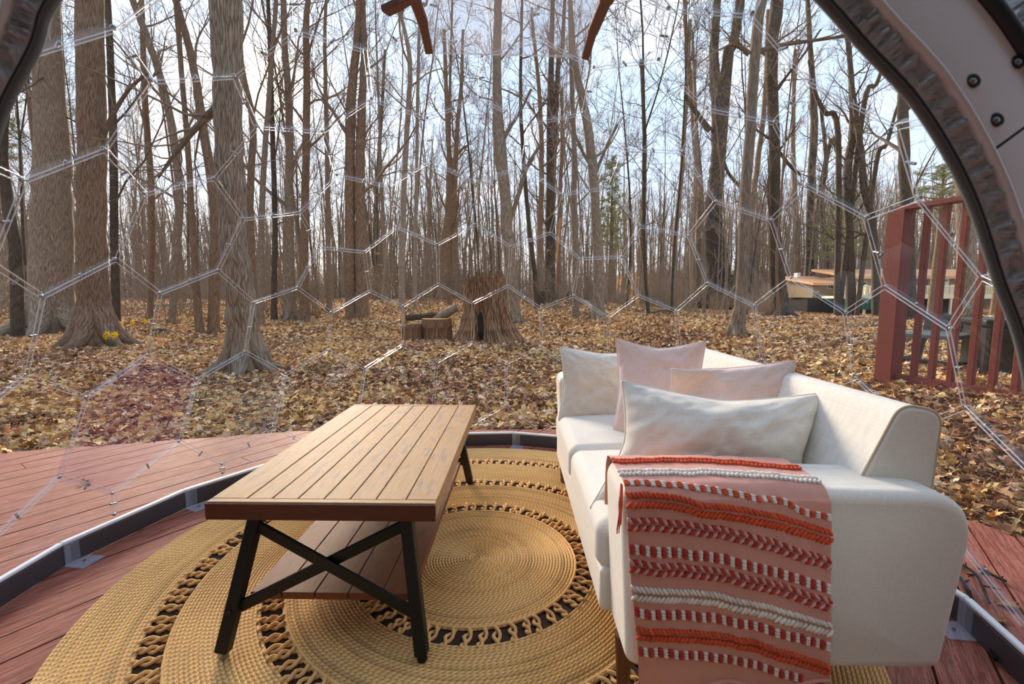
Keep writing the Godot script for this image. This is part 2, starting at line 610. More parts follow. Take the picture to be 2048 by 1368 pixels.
	M.paintwood = mat(Color(0.92, 0.88, 0.74), 0.8)
	M.pane = mat(Color(0.09, 0.10, 0.12), 0.15)
	M.door = mat(Color(0.86, 0.88, 0.90), 0.5)
	M.wallbrown = mat(Color(0.18, 0.15, 0.13), 0.85)
	M.under = mat(Color(0.16, 0.12, 0.10), 0.9)
	M.tarp = mat(Color(0.10, 0.40, 0.36), 0.5)

func ground() -> void:
	var b := MB.new()
	var nu := 150
	var nv := 130
	var P := PackedVector3Array()
	for j in nv:
		var z := -6.0 + 126.0 * pow(float(j) / (nv - 1), 1.8)
		for k in nu:
			var s := -1.0 + 2.0 * k / (nu - 1)
			var x := s * absf(s) * 95.0
			var y := gh(x, z)
			if x > -7.0 and x < 3.2 and z < 4.2: y = minf(y, -0.05)
			if deck_in(x, z, 0.25): y = -0.25
			P.append(W(x, y, z))
	b.grid(P, nu, nv, 1, 1, false, false)
	for k in b.v.size(): b.t[k] = Vector2(b.v[k].x, b.v[k].z)
	var g := put("ground", b.mesh(M.soil))
	tag(g, "", "", "", "structure")
	# fallen leaves, nobody could count them
	var shapes := [leaf_mesh(0, 1.0), leaf_mesh(1, 1.0), leaf_mesh(2, 1.0), leaf_mesh(0, -1.0), leaf_mesh(1, 0.4)]
	var tones := [Color(0.30, 0.16, 0.07), Color(0.21, 0.115, 0.055), Color(0.43, 0.29, 0.16), Color(0.42, 0.265, 0.09), Color(0.54, 0.41, 0.28), Color(0.10, 0.055, 0.03), Color(0.33, 0.165, 0.075), Color(0.50, 0.36, 0.15), Color(0.25, 0.13, 0.08), Color(0.15, 0.08, 0.045)]
	var patch := noise(0.35, 77)
	var r := RandomNumberGenerator.new()
	r.seed = 31
	var each := [[], [], [], [], []]
	for zone in [[1.0, 6.0, 44000, 0.85], [6.0, 12.0, 60000, 1.0], [12.0, 24.0, 56000, 1.25], [24.0, 48.0, 30000, 2.0]]:
		for k in int(zone[2]):
			var z: float = sqrt(lerpf(zone[0] * zone[0], zone[1] * zone[1], r.randf()))
			var x: float = r.randf_range(-1.22, 1.22) * z + r.randf_range(-0.3, 0.3)
			if zone[0] < 2.0 and r.randf() < 0.16:
				z = r.randf_range(0.2, 3.4); x = r.randf_range(2.2, 4.5)
			if deck_in(x, z, -0.06): continue
			if (Vector2(x, z) - Vector2(-0.13, 1.7)).length() < 1.9: continue
			var s: float = r.randf_range(0.065, 0.125) * zone[3]
			var bs := Basis(Vector3.UP, r.randf() * TAU) * Basis(Vector3(1, 0, 0), r.randfn(0.0, 0.42)) * Basis(Vector3(0, 0, 1), r.randfn(0.0, 0.42))
			var pn := patch.get_noise_2d(x, z)
			var c: Color = tones[r.randi() % tones.size()]
			if pn > 0.12 and r.randf() < 0.5: c = tones[[3, 7, 2][r.randi() % 3]]
			if pn < -0.2 and r.randf() < 0.45: c = tones[[1, 8, 5, 4][r.randi() % 4]]
			c = c * r.randf_range(1.15, 1.95)
			each[r.randi() % 5].append([Transform3D(bs.scaled(Vector3(s, s, s)), W(x, gh(x, z) + 0.012 + absf(r.randfn(0, 0.016)), z)), c])
	var root := thing("fallen_leaves", "brown and gold fallen leaves covering the whole wood floor around the deck", "leaves")
	root.set_meta("kind", "stuff")
	for s in 5: scatter("leaf_litter", shapes[s], each[s], root)

func scatter(called: String, m: Mesh, list: Array, parent: Node, colored := true) -> MultiMeshInstance3D:
	var mm := MultiMesh.new()
	mm.transform_format = MultiMesh.TRANSFORM_3D
	mm.use_colors = colored
	mm.mesh = m
	mm.instance_count = list.size()
	for k in list.size():
		mm.set_instance_transform(k, list[k][0])
		if colored: mm.set_instance_color(k, list[k][1])
	var o := MultiMeshInstance3D.new()
	o.multimesh = mm
	o.name = called if parent != self else numbered(called)
	parent.add_child(o, true)
	o.set_meta("kind", "stuff")
	return o

func leaf_mesh(kind: int, curl: float) -> ArrayMesh:
	var lobes: Array = [
		[[0, -0.5], [0.14, -0.36], [0.42, -0.34], [0.26, -0.18], [0.52, 0.06], [0.24, 0.06], [0.28, 0.32], [0.12, 0.24], [0, 0.55]],
		[[0, -0.5], [0.20, -0.38], [0.16, -0.24], [0.36, -0.12], [0.2, 0.0], [0.40, 0.18], [0.18, 0.22], [0.2, 0.4], [0, 0.5]],
		[[0, -0.5], [0.16, -0.36], [0.26, -0.15], [0.27, 0.1], [0.18, 0.32], [0, 0.56]]][kind]
	var b := MB.new()
	var pt := func(x: float, y: float): return Vector3(x, curl * (0.55 * x * x + 0.35 * y * y + 0.12 * sin(5.0 * y + 3.0 * x)) - 0.04, y)
	for s in [1.0, -1.0]:
		for a in lobes.size() - 1:
			var m0: Vector3 = pt.call(0.0, lobes[a][1])
			var m1: Vector3 = pt.call(0.0, lobes[a + 1][1])
			var p0: Vector3 = pt.call(lobes[a][0] * s, lobes[a][1])
			var p1: Vector3 = pt.call(lobes[a + 1][0] * s, lobes[a + 1][1])
			if s > 0:
				if lobes[a][0] > 0: b.tri(m0, m1, p0)
				if lobes[a + 1][0] > 0: b.tri(p0 if lobes[a][0] > 0 else m0, m1, p1)
			else:
				if lobes[a][0] > 0: b.tri(m0, p0, m1)
				if lobes[a + 1][0] > 0: b.tri(p0 if lobes[a][0] > 0 else m0, p1, m1)
	b.quad(pt.call(-0.012, -0.85), pt.call(0.012, -0.85), pt.call(0.012, -0.45), pt.call(-0.012, -0.45))
	return b.mesh(M.leaf)

var deck_poly := PackedVector2Array([Vector2(-7.0, 1.9), Vector2(-3.4, 2.93), Vector2(-1.67, 3.41), Vector2(0.45, 3.46), Vector2(1.5, 2.85), Vector2(2.12, 2.02), Vector2(2.45, 1.45), Vector2(2.6, 0.0), Vector2(2.6, -1.6), Vector2(-7.0, -1.6)])

func deck_in(x: float, z: float, inset: float) -> bool:
	var p := Vector2(x, z)
	if not Geometry2D.is_point_in_polygon(p, deck_poly): return false
	if inset <= 0.0: 
		return true
	for a in deck_poly.size():
		var q := Geometry2D.get_closest_point_to_segment(p, deck_poly[a], deck_poly[(a + 1) % deck_poly.size()])
		if q.distance_to(p) < inset: return false
	return true

func deck() -> void:
	var root := thing("deck", "weathered brick-red plank deck under the dome and running off to the left", "deck")
	root.set_meta("kind", "structure")
	root.name = "floor"
	root.remove_meta("category")
	var d := Vector2(0.56, 0.83).normalized()
	var nn := Vector2(d.y, -d.x)
	var r := RandomNumberGenerator.new()
	r.seed = 4
	var pitch := 0.146
	for k in range(-46, 25):
		var o := k * pitch + 0.03
		var gap := 0.0035
		var q := PackedVector2Array([nn * (o + gap) - d * 12.0, nn * (o + pitch - gap) - d * 12.0, nn * (o + pitch - gap) + d * 12.0, nn * (o + gap) + d * 12.0])
		for poly in Geometry2D.intersect_polygons(q, deck_poly):
			var cuts := [poly]
			if r.randf() < 0.5:                       # a butt joint somewhere along the board
				var j := r.randf_range(-0.5, 3.0)
				cuts = []
				var h0 := PackedVector2Array([nn * (o - 1) + d * -14, nn * (o + 1) + d * -14, nn * (o + 1) + d * (j - 0.002), nn * (o - 1) + d * (j - 0.002)])
				var h1 := PackedVector2Array([nn * (o - 1) + d * (j + 0.002), nn * (o + 1) + d * (j + 0.002), nn * (o + 1) + d * 14, nn * (o - 1) + d * 14])
				cuts.append_array(Geometry2D.intersect_polygons(poly, h0))
				cuts.append_array(Geometry2D.intersect_polygons(poly, h1))
			for pp in cuts:
				if pp.size() < 3: continue
				var b := MB.new()
				var top := r.randf_range(-0.0025, 0.0)
				var cw := Geometry2D.is_polygon_clockwise(pp)
				var ce := Vector2.ZERO
				for e in pp: ce += e / pp.size()
				var inner := PackedVector2Array()
				var m: int = pp.size()
				for a in m: inner.append(pp[a] + (ce - pp[a]).normalized() * 0.0) # kept full size; edges are bevelled below
				var uo := r.randf() * 3.0
				var st := b.v.size()
				for a in m:
					b.v.append(W(pp[a].x, top, pp[a].y)); b.n.append(Vector3.UP); b.c.append(Color.WHITE)
					b.t.append(Vector2(pp[a].dot(d) + uo, (pp[a].dot(nn) - o) ))
				var tr := Geometry2D.triangulate_polygon(pp)
				for a in range(0, tr.size(), 3):
					var p0 := b.v[st + tr[a]]
					var p1 := b.v[st + tr[a + 1]]
					var p2 := b.v[st + tr[a + 2]]
					if (p1 - p0).cross(p2 - p0).y > 0: b.i.append_array([st + tr[a], st + tr[a + 2], st + tr[a + 1]])
					else: b.i.append_array([st + tr[a], st + tr[a + 1], st + tr[a + 2]])
				for a in m:
					var p0: Vector2 = pp[a]
					var p1: Vector2 = pp[(a + 1) % m]
					var A := W(p0.x, top, p0.y)
					var B := W(p1.x, top, p1.y)
					var dn := Vector3(0, -0.034, 0)
					if cw: b.quad(B + dn, A + dn, A, B)
					else: b.quad(A + dn, B + dn, B, A)
					if (B - A).cross(dn).dot(Vector3((ce - p0).x, 0, -(ce - p0).y)) > 0: pass
				put("plank", b.mesh(M["deck%d" % (r.randi() % 3)]), root)
	# frame under the boards
	var fb := MB.new()
	for a in deck_poly.size():
		var p0 := deck_poly[a]
		var p1 := deck_poly[(a + 1) % deck_poly.size()]
		var mid := (p0 + p1) * 0.5
		var v := p1 - p0
		var x := Transform3D(Basis(Vector3.UP, atan2(v.y, v.x)), W(mid.x, -0.13, mid.y) )
		var inn := (Vector2(-2.0, 1.0) - mid).normalized() * 0.03
		x.origin += Vector3(inn.x, 0, -inn.y)
		fb.box(Vector3(v.length(), 0.18, 0.035), x, 0.004)
	put("rim_joist", fb.mesh(M.deck_side), root)
	var ub := MB.new()
	ub.box(Vector3(8.6, 0.02, 3.2), Transform3D(Basis(), W(-2.3, -0.20, 0.4)), 0.002)
	put("soil_sheet", ub.mesh(M.punk), root)

func rug() -> void:
	var c := W(-0.14, 0.0, 1.70)
	var root := thing("rug", "round braided jute rug with three openwork rings under the table and sofa", "rug", c)
	var r := RandomNumberGenerator.new()
	r.seed = 12
	var stain := noise(1.6, 44)
	for band in [[0.0, 0.395], [0.455, 0.685], [0.745, 0.995], [1.06, 1.30]]:
		var b := MB.new()
		var w := 0.0115
		var rows := int((band[1] - band[0]) / w)
		for k in rows:
			var r0: float = band[0] + k * w
			var nu: int = 64 if r0 < 0.2 else (128 if r0 < 0.7 else 192)
			var P := PackedVector3Array()
			var ph := r.randf() * TAU
			var wob := 0.0012
			for j in 5:
				var q: float = r0 + w * j / 4.0
				var hh: float = 0.006 + 0.007 * [0.0, 0.75, 1.0, 0.75, 0.0][j]
				for a in nu + 1:
					var an := -TAU * a / nu + ph
					var rr := q + wob * sin(an * 3 + r0 * 7) + (0.004 * sin(an * 2.0 + 1.0) * q)
					P.append(Vector3(rr * cos(an), hh, rr * sin(an)))
			var tone := r.randf_range(0.90, 1.08)
			if r.randf() < 0.12: tone *= 0.78
			b.col = Color(tone, tone * r.randf_range(0.95, 1.0), tone * r.randf_range(0.88, 1.0))
			var at0 := b.v.size()
			b.grid(P, nu + 1, 5, maxf(1.0, roundf(TAU * r0 / 0.055)), 1.0, true, false)
			for q in range(at0, b.v.size()):
				var pv := b.v[q]
				var nz := 1.0 + 0.22 * stain.get_noise_2d(pv.x * 1.5, pv.z * 1.5) + 0.18 * stain.get_noise_2d(atan2(pv.z, pv.x) * 3.0, k * 0.9 + band[0] * 40.0)
				b.c[q] = Color(b.c[q].r * nz, b.c[q].g * nz * 0.97, b.c[q].b * nz * 0.90)
		put("braided_band", b.mesh(M.jute), root)
	var shade_disc := MB.new()
	shade_disc.tube(PackedVector3Array([Vector3(0, 0.0005, 0), Vector3(0, 0.003, 0)]), fl(1.285, 2), 72, true)
	put("gap_shade_disc", shade_disc.mesh(M.groove), root)  # dark disc added so the openwork gaps look shaded
	for ring in [0.425, 0.715, 1.0275]:
		var b := MB.new()
		var per := int(TAU * ring / 0.047)
		var P := PackedVector3Array()
		for k in per:
			var a0 := TAU * (k + r.randf_range(-0.18, 0.18)) / per
			var sl := r.randf_range(0.010, 0.026)
			var tw := r.randf_range(0.9, 1.5)
			for half in 2:
				for s in 9:
					var q: float = s / 8.0 if half == 0 else 1.0 - s / 8.0
					var ph := TAU * tw * q + PI * half
					var an: float = a0 + (sl * (q - 0.5) + 0.0085 * cos(ph) + 0.004 * half) / ring
					var rr: float = ring + 0.004 * sin(an * 2.0 + 1.0) * ring + 0.039 * (2.0 * q - 1.0)
					P.append(Vector3(rr * cos(an), 0.0095 + 0.0055 * sin(ph), rr * sin(an)))
		P.append(P[0])
		b.tube(P, fl(0.0058, P.size()), 6, false, 1.0, 30.0)
		put("openwork_cord", b.mesh(M.cord), root)

func coffee_table() -> void:
	var root := thing("coffee_table", "low pine plank coffee table on a black crossed-steel base", "table", W(-0.528, 0.013, 1.80))
	root.rotation.y = -0.019
	var r := RandomNumberGenerator.new()
	r.seed = 3
	var top := 0.46 - 0.013
	var hw := 0.325
	var hl := 0.575
	# boards run along z
	var bx := func(called: String, x0: float, x1: float, z0: float, z1: float, y1: float, th: float, m: Material, along := true):
		var b := MB.new()
		b.box(Vector3(x1 - x0, th, z1 - z0), Transform3D(Basis(), Vector3((x0 + x1) / 2, y1 - th / 2, (z0 + z1) / 2)), 0.0016)
		var uo := r.randf() * 5.0
		for k in b.v.size():
			var p := b.v[k]
			if along: b.t[k] = Vector2(p.z + uo, p.x + p.y * 0.7)
			else: b.t[k] = Vector2(p.x + uo, p.z + p.y * 0.7)
		return put(called, b.mesh(m), root)
	var edges := [-0.325, -0.222, -0.150, -0.075, 0.0, 0.075, 0.150, 0.236, 0.325]
	for k in 8:
		var g := 0.0014
		bx.call("plank", edges[k] + (g if k > 0 else 0.0), edges[k + 1] - (g if k < 7 else 0.0), -hl + 0.024, hl - 0.024, top - (0.0 if k in [0, 7] else 0.0006), 0.022 if not k in [0, 7] else 0.05, M["pine%d" % (k % 4)])
	for s in [-1.0, 1.0]:
		bx.call("end_board", -0.325, 0.325, minf(s * hl, s * (hl - 0.0225)), maxf(s * hl, s * (hl - 0.0225)), top, 0.05, M.pine1, false)
		bx.call("shaded_end_face", -0.326, 0.326, minf(s * hl, s * (hl + 0.007)), maxf(s * hl, s * (hl + 0.007)), top - 0.003, 0.0475, M.end_shade, false)
	var bed := MB.new()
	bed.box(Vector3(0.456, 0.02, 1.10), Transform3D(Basis(), Vector3(0.007, top - 0.0325, 0)), 0.002)
	put("underboard", bed.mesh(M.groove), root)
	# shelf
	var sx := [-0.245, -0.15, -0.05, 0.05, 0.15, 0.245]
	for k in 5:
		bx.call("shelf_plank", sx[k] + 0.0013, sx[k + 1] - 0.0013, -0.545, 0.53, 0.158 - 0.013, 0.022, M["stain%d" % (k % 4)])
	# steel trestles
	var bar := func(called: String, p: Vector3, q: Vector3, w: float, d: float):
		var b := MB.new()
		var up := (q - p).normalized()
		var zz := Vector3(0, 0, 1)
		var xx := up.cross(zz).normalized()
		zz = xx.cross(up).normalized()
		b.box(Vector3(w, (q - p).length(), d), Transform3D(Basis(xx, up, zz), (p + q) / 2), 0.003)
		return put(called, b.mesh(M.black), root)
	for s in [1.0, -1.0]:
		var zt: float = s * 0.512
		var zb: float = s * 0.605
		var tl := Vector3(-0.215, top - 0.05, zt)
		var tr := Vector3(0.225, top - 0.05, zt)
		var bl := Vector3(-0.285, 0.016, zb)
		var br := Vector3(0.285, 0.016, zb)
		bar.call("leg", bl, tl, 0.036, 0.036)
		bar.call("leg", br, tr, 0.036, 0.036)
		bar.call("brace", tl.lerp(bl, 0.12) + Vector3(0.012, 0, s * 0.004), br.lerp(tr, 0.29) + Vector3(-0.012, 0, s * 0.004), 0.034, 0.012)
		bar.call("brace", tr.lerp(br, 0.12) + Vector3(-0.012, 0, -s * 0.009), bl.lerp(tl, 0.29) + Vector3(0.012, 0, -s * 0.009), 0.034, 0.012)
		bar.call("crossbar", tl + Vector3(-0.0, -0.006, 0), tr + Vector3(0.0, -0.006, 0), 0.012, 0.034)
		for p in [bl, br]:
			var b := MB.new()
			b.tube(PackedVector3Array([p + Vector3(0, -0.016, 0), p + Vector3(0, -0.010, 0), p + Vector3(0, 0.004, 0)]), PackedFloat32Array([0.014, 0.015, 0.007]), 14, true)
			put("levelling_foot", b.mesh(M.bolt if p == bl else M.black), root)
		for p in [bl.lerp(tl, 0.29), br.lerp(tr, 0.29)]:
			var b := MB.new()
			b.blob(p + Vector3(0, 0, s * 0.019), Vector3(0.008, 0, 0), Vector3(0, 0.008, 0), Vector3(0, 0, 0.005), 10, 6)
			put("bolt_head", b.mesh(M.black), root)

func cushion(called: String, label: String, pos: Vector3, basis: Basis, w: float, h: float, th: float, m: Material, sd: int, fold := 0.0, pinch := 0.085, shear := 0.0) -> void:
	var root := thing(called, label, "pillow", pos, "")
	root.basis = basis
	var f := noise(2.6, sd, FastNoiseLite.TYPE_SIMPLEX_SMOOTH, 3)
	var g := noise(7.0, sd + 5, FastNoiseLite.TYPE_SIMPLEX_SMOOTH, 2)
	var n := 44
	var shape := func(u: float, v: float, s: float) -> Vector3:
		var pu := u * (1.0 - pinch * (1.0 - pow(absf(v), 1.4)) * absf(u))
		var pv := v * (1.0 - pinch * (1.0 - pow(absf(u), 1.4)) * absf(v) * (1.35 if v > 0.0 else 0.8))
		var e := pow(maxf((1.0 - u * u) * (1.0 - v * v), 0.0), 0.6)
		var corner := exp(-((1.0 - absf(u)) * (1.0 - absf(u)) + (1.0 - absf(v)) * (1.0 - absf(v))) * 7.0)
		var wr := f.get_noise_3d(u, v, s) * 0.24 + g.get_noise_3d(u * (0.6 + corner * 2.0), v, s + 3.0) * (0.05 + 0.25 * corner)
		# radial creases running in from the corners
		var an := atan2(absf(v), absf(u))
		wr += 0.08 * sin(an * 26.0 + sd) * smoothstep(0.55, 1.2, u * u + v * v)
		var z := th * 0.5 * e * (1.0 + wr) + 0.002
		var p := Vector3(pu * w / 2 + shear * v, pv * h / 2, z * s)
		if fold != 0.0:
			var k := smoothstep(0.25, 1.0, (v - u * signf(fold)) * 0.5)
			p.z += 0.07 * k * k; p.y -= 0.055 * k * k; p.x += 0.05 * k * k * signf(fold)
			var dent := exp(-((u + 0.35 * signf(fold)) * (u + 0.35 * signf(fold)) * 9.0 + (v - 0.45) * (v - 0.45) * 22.0))
			p.z -= 0.03 * dent * s
		p.z += 0.02 * sin(u * 2.0 + sd) * h + 0.012 * sin(v * 3.0 + sd * 2)
		return p
	for s in [1.0, -1.0]:
		var b := MB.new()
		var P := PackedVector3Array()
		for a in n + 1:
			for k in n + 1:
				var u := sin(PI / 2 * (2.0 * k / n - 1.0))
				var v := sin(PI / 2 * (2.0 * a / n - 1.0))
				P.append(shape.call(u, v, s))
		b.grid(P, n + 1, n + 1, w, h, false, s < 0)
		put("cover" if s > 0 else "back_cover", b.mesh(m), root)
	var rim := PackedVector3Array()
	for e in 4:
		for k in 30:
			var q := -1.0 + 2.0 * k / 30.0
			var uv: Vector2 = [Vector2(q, -1), Vector2(1, q), Vector2(-q, 1), Vector2(-1, -q)][e]
			var p0: Vector3 = shape.call(uv.x, uv.y, 1.0)
			var p1: Vector3 = shape.call(uv.x, uv.y, -1.0)
			rim.append((p0 + p1) * 0.5)
	rim.append(rim[0])
	var rb := MB.new()
	rb.tube(rim, fl(0.0042, rim.size()), 6, false, 1, 5)
	put("piped_edge", rb.mesh(m), root)

func sofa() -> void:
	var root := thing("sofa", "cream linen two-seat sofa with a rounded back and square padded arms", "sofa", W(0.62, 0.013, 1.8))
	var off := Vector3(-0.62, -0.013, 1.8)     # builds in room coordinates, shifted to the sofa's base
	var add := func(called: String, b: MB, m: Material):
		for k in b.v.size(): b.v[k] += off
		return put(called, b.mesh(m), root)
	var arm_o := rounded([[0.275, 0.152, 0.03], [1.03, 0.142, 0.04], [1.088, 0.582, 0.125], [0.252, 0.606, 0.05]], 10)
	for z in [1.0, 2.41]:
		var b := MB.new()
		b.slab(arm_o, 0.2, 0.028, 0.012)
		for k in b.v.size(): b.v[k].z -= z
		add.call("arm", b, M.linen)
	# back
	var bo := rounded([[0.74, 0.20, 0.02], [1.045, 0.20, 0.03], [1.068, 0.752, 0.05], [0.962, 0.772, 0.05], [0.825, 0.46, 0.10]], 8)
	var bb := MB.new()
	bb.slab(bo, 1.40, 0.012, 0.004)
	for k in bb.v.size(): bb.v[k].z -= 1.10
	add.call("back", bb, M.linen)
	var pp := PackedVector3Array()
	for q in bo: pp.append(Vector3(q.x, q.y, -1.106))
	pp.append(pp[0])
	var pb := MB.new()
	pb.tube(pp, fl(0.0035, pp.size()), 6)
	add.call("back_piping", pb, M.seam)
	# base and cushions
	var base := MB.new()
	base.soft(Vector3(0.72, 0.13, 1.24), 0.018, 6, func(p): return p + Vector3(0.605, 0.222, -1.805))
	add.call("base", base, M.linen)
	var sn := noise(3.0, 8)
	for k in 2:
		var zc: float = [1.492, 2.108][k]
		var cb := MB.new()
		cb.soft(Vector3(0.62, 0.155, 0.606), 0.045, 14, func(p):
			var e := (1.0 - pow(absf(p.x) / 0.31, 2.0)) * (1.0 - pow(absf(p.z) / 0.303, 2.0))
			var q: Vector3 = p
			if p.y > 0: q.y += 0.022 * e + 0.004 * sn.get_noise_3d(p.x * 2, 0, p.z * 2 + k * 9)
			return q + Vector3(0.545, 0.345, -zc))
		add.call("seat_cushion", cb, M.linen)
		var cp := PackedVector3Array()
		for q in rounded([[-0.304, -0.297, 0.04], [0.304, -0.297, 0.04], [0.304, 0.297, 0.04], [-0.304, 0.297, 0.04]], 6): cp.append(Vector3(q.x + 0.545, 0.395, q.y - zc))
		cp.append(cp[0])
	for p in [Vector3(0.292, 0.15, -1.10), Vector3(0.80, 0.15, -1.10), Vector3(0.285, 0.15, -2.42), Vector3(0.94, 0.15, -2.42)]:
		var b := MB.new()
		b.tube(PackedVector3Array([Vector3(p.x, 0.014, p.z), Vector3(p.x, 0.02, p.z), Vector3(p.x, 0.165, p.z)]), PackedFloat32Array([0.015, 0.0165, 0.025]), 18, true, 1, 3)
		add.call("leg", b, M.walnut)
	# loose pillows
	cushion("pillow", "square cream pillow at the far end of the sofa, leaning on the far arm", W(0.475, 0.575, 2.33), Basis(Vector3(1, 0, 0), -0.30) * Basis(Vector3(0, 0, 1), -0.04), 0.46, 0.38, 0.16, M.cream, 3, 0.0, 0.11)
	cushion("pillow", "square pale pink pillow standing upright against the sofa back", W(0.65, 0.615, 1.99), Basis(Vector3.UP, -0.30) * Basis(Vector3(1, 0, 0), -0.24) * Basis(Vector3(0, 0, 1), 0.0), 0.385, 0.46, 0.15, M.pink, 11, 0.0, 0.13)
	cushion("pillow", "slouched dusty pink pillow with a folded corner behind the long lumbar pillow", W(0.775, 0.60, 1.62), Basis(Vector3.UP, -0.42) * Basis(Vector3(1, 0, 0), -0.38) * Basis(Vector3(0, 0, 1), 0.05), 0.46, 0.42, 0.16, M.pink, 21, 1.0, 0.12)
	cushion("pillow", "long cream lumbar pillow lying across the front seat behind the throw", W(0.605, 0.57, 1.35), Basis(Vector3.UP, -0.13) * Basis(Vector3(1, 0, 0), -0.42) * Basis(Vector3(0, 0, 1), -0.03), 0.62, 0.40, 0.20, M.cream, 35, 0.0, 0.17, 0.045)
	throw_blanket()

func throw_blanket() -> void:
	var root := thing("throw_blanket", "pink woven throw with red and white braided stripes draped over the near sofa arm", "blanket", W(0.5, 0.604, 1.0))
	var off := Vector3(-0.5, -0.604, 1.0)
	# path over the arm in (z forward, y), from inside down over the outer face
	var path := PackedVector2Array([Vector2(1.214, 0.46), Vector2(1.212, 0.56), Vector2(1.204, 0.592), Vector2(1.182, 0.612), Vector2(1.1, 0.614), Vector2(1.03, 0.612), Vector2(1.005, 0.604), Vector2(0.988, 0.585), Vector2(0.980, 0.56), Vector2(0.974, 0.40), Vector2(0.972, 0.25), Vector2(0.974, 0.125)])
	var acc := PackedFloat32Array([0.0])
	for k in path.size() - 1: acc.append(acc[k] + path[k].distance_to(path[k + 1]))
	var total := acc[acc.size() - 1]
	var f := noise(3.0, 14)
	var S := func(u: float, v: float) -> Vector3:
		var vv := clampf(v, 0.0, total)
		var k := 0
		while k < acc.size() - 2 and acc[k + 1] < vv: k += 1
		var p := path[k].cubic_interpolate(path[k + 1], path[maxi(k - 1, 0)], path[mini(k + 2, path.size() - 1)], (vv - acc[k]) / (acc[k + 1] - acc[k]))
		var down := smoothstep(0.37, total, v)
		var x := lerpf(0.258, 0.292, down) + u * lerpf(0.462, 0.440, down)
		var drop := 0.0
		if v < 0.34: drop = 0.0
		var arm_top := -0.018 * smoothstep(0.55, 1.0, u) * (1.0 - down)   # the arm's top dips to the right
		var z := p.x - (0.008 * f.get_noise_2d(u * 1.6, v * 1.2) + 0.006 * sin(u * 9.0 + 1.0) * down + 0.012 * down * down * (0.5 + 0.5 * sin(u * 7.0)))
		return Vector3(x, p.y + arm_top * 0.3 + 0.002 * f.get_noise_2d(u * 4, v * 4 + 9) , -z) + off
	var nu := 50
	var nv := 90
	var b := MB.new()
	var hem := func(u: float) -> float: return total - 0.012 + 0.010 * sin(u * 11.0) - 0.018 * u
	var P := PackedVector3Array()
	for a in nv + 1:
		for k in nu + 1:
			var u := float(k) / nu
			P.append(S.call(u, hem.call(u) * a / nv))
	b.grid(P, nu + 1, nv + 1, 0.46, total, false, true)
	var cloth := put("cloth", b.mesh(M.throw), root)
	# hem roll
	var hp := PackedVector3Array()
	for k in 61: hp.append(S.call(k / 60.0, hem.call(k / 60.0)) + Vector3(0, 0, 0.002))
	var hb := MB.new()
	hb.col = Color(0.62, 0.30, 0.24)
	hb.tube(hp, fl(0.0055, 61), 6, true)
	put("rolled_hem", hb.mesh(M.yarn), root)
	# raised stripes: [kind, v at the left edge, width]
	var lin := {"w": Color(0.74, 0.68, 0.62), "o": Color(0.62, 0.085, 0.025), "r": Color(0.44, 0.035, 0.025), "m": Color(0.60, 0.33, 0.29)}
	var o0 := acc[6]
	var rows := [["braid", -0.125, 0.030, "o", "o"], ["braid", -0.055, 0.036, "w", "w"], ["dash", -0.012, 0.017, "o", "w"], ["braid", 0.036, 0.042, "o", "o"], ["braid", 0.092, 0.034, "r", "m"],
		["dash", 0.148, 0.026, "r", "w"], ["braid", 0.184, 0.036, "r", "m"], ["braid", 0.243, 0.040, "w", "w"], ["dash", 0.288, 0.024, "r", "w"], ["braid", 0.337, 0.034, "o", "o"], ["dash", 0.378, 0.022, "r", "w"]]
	var r := RandomNumberGenerator.new()
	r.seed = 6
	for row in rows:
		var sb := MB.new()
		var slope := 0.085 if row[1] > -0.03 else 0.03
		var bow := func(u: float) -> float: return slope * u - 0.016 * sin(PI * u)
		var m: int = 46 if row[0] == "braid" else 38
		for k in m:
			var u := (k + 0.5) / m
			var v: float = o0 + row[1] + bow.call(u)
			if v + row[2] * 0.5 > hem.call(u) - 0.003: continue
			var p: Vector3 = S.call(u, v)
			var du: Vector3 = (S.call(minf(u + 0.01, 1.0), v + slope * 0.01) - p).normalized()
			var dv: Vector3 = (S.call(u, v + 0.004) - p).normalized()
			var nn := dv.cross(du).normalized()
			if nn.z < -0.2 and nn.y < 0: nn = -nn
			var step := 0.45 / m
			if row[0] == "dash":
				sb.col = lin[row[3]] if k % 2 == 0 else lin[row[4]]
				for q in 3:
					sb.blob(p + dv * row[2] * (q - 1) * 0.3 + nn * 0.001, du * step * 0.56, dv * row[2] * 0.22, nn * 0.0042, 6, 4)
			else:
				for s in [-1.0, 1.0]:
					sb.col = (lin[row[3]] as Color) * r.randf_range(0.85, 1.1)
					if row[4] != row[3] and (k + (1 if s > 0 else 0)) % 2 == 0: sb.col = lin[row[4]]
					var dir: Vector3 = (du * 0.75 + dv * s * -0.75).normalized()
					var wd := dir.cross(nn).normalized()
					sb.blob(p + dv * s * row[2] * 0.25 + nn * 0.0015, dir * row[2] * 0.30, wd * step * 0.52, nn * 0.006, 6, 4)
		put("braided_stripe" if row[0] == "braid" else "dashed_stripe", sb.mesh(M.yarn), root)
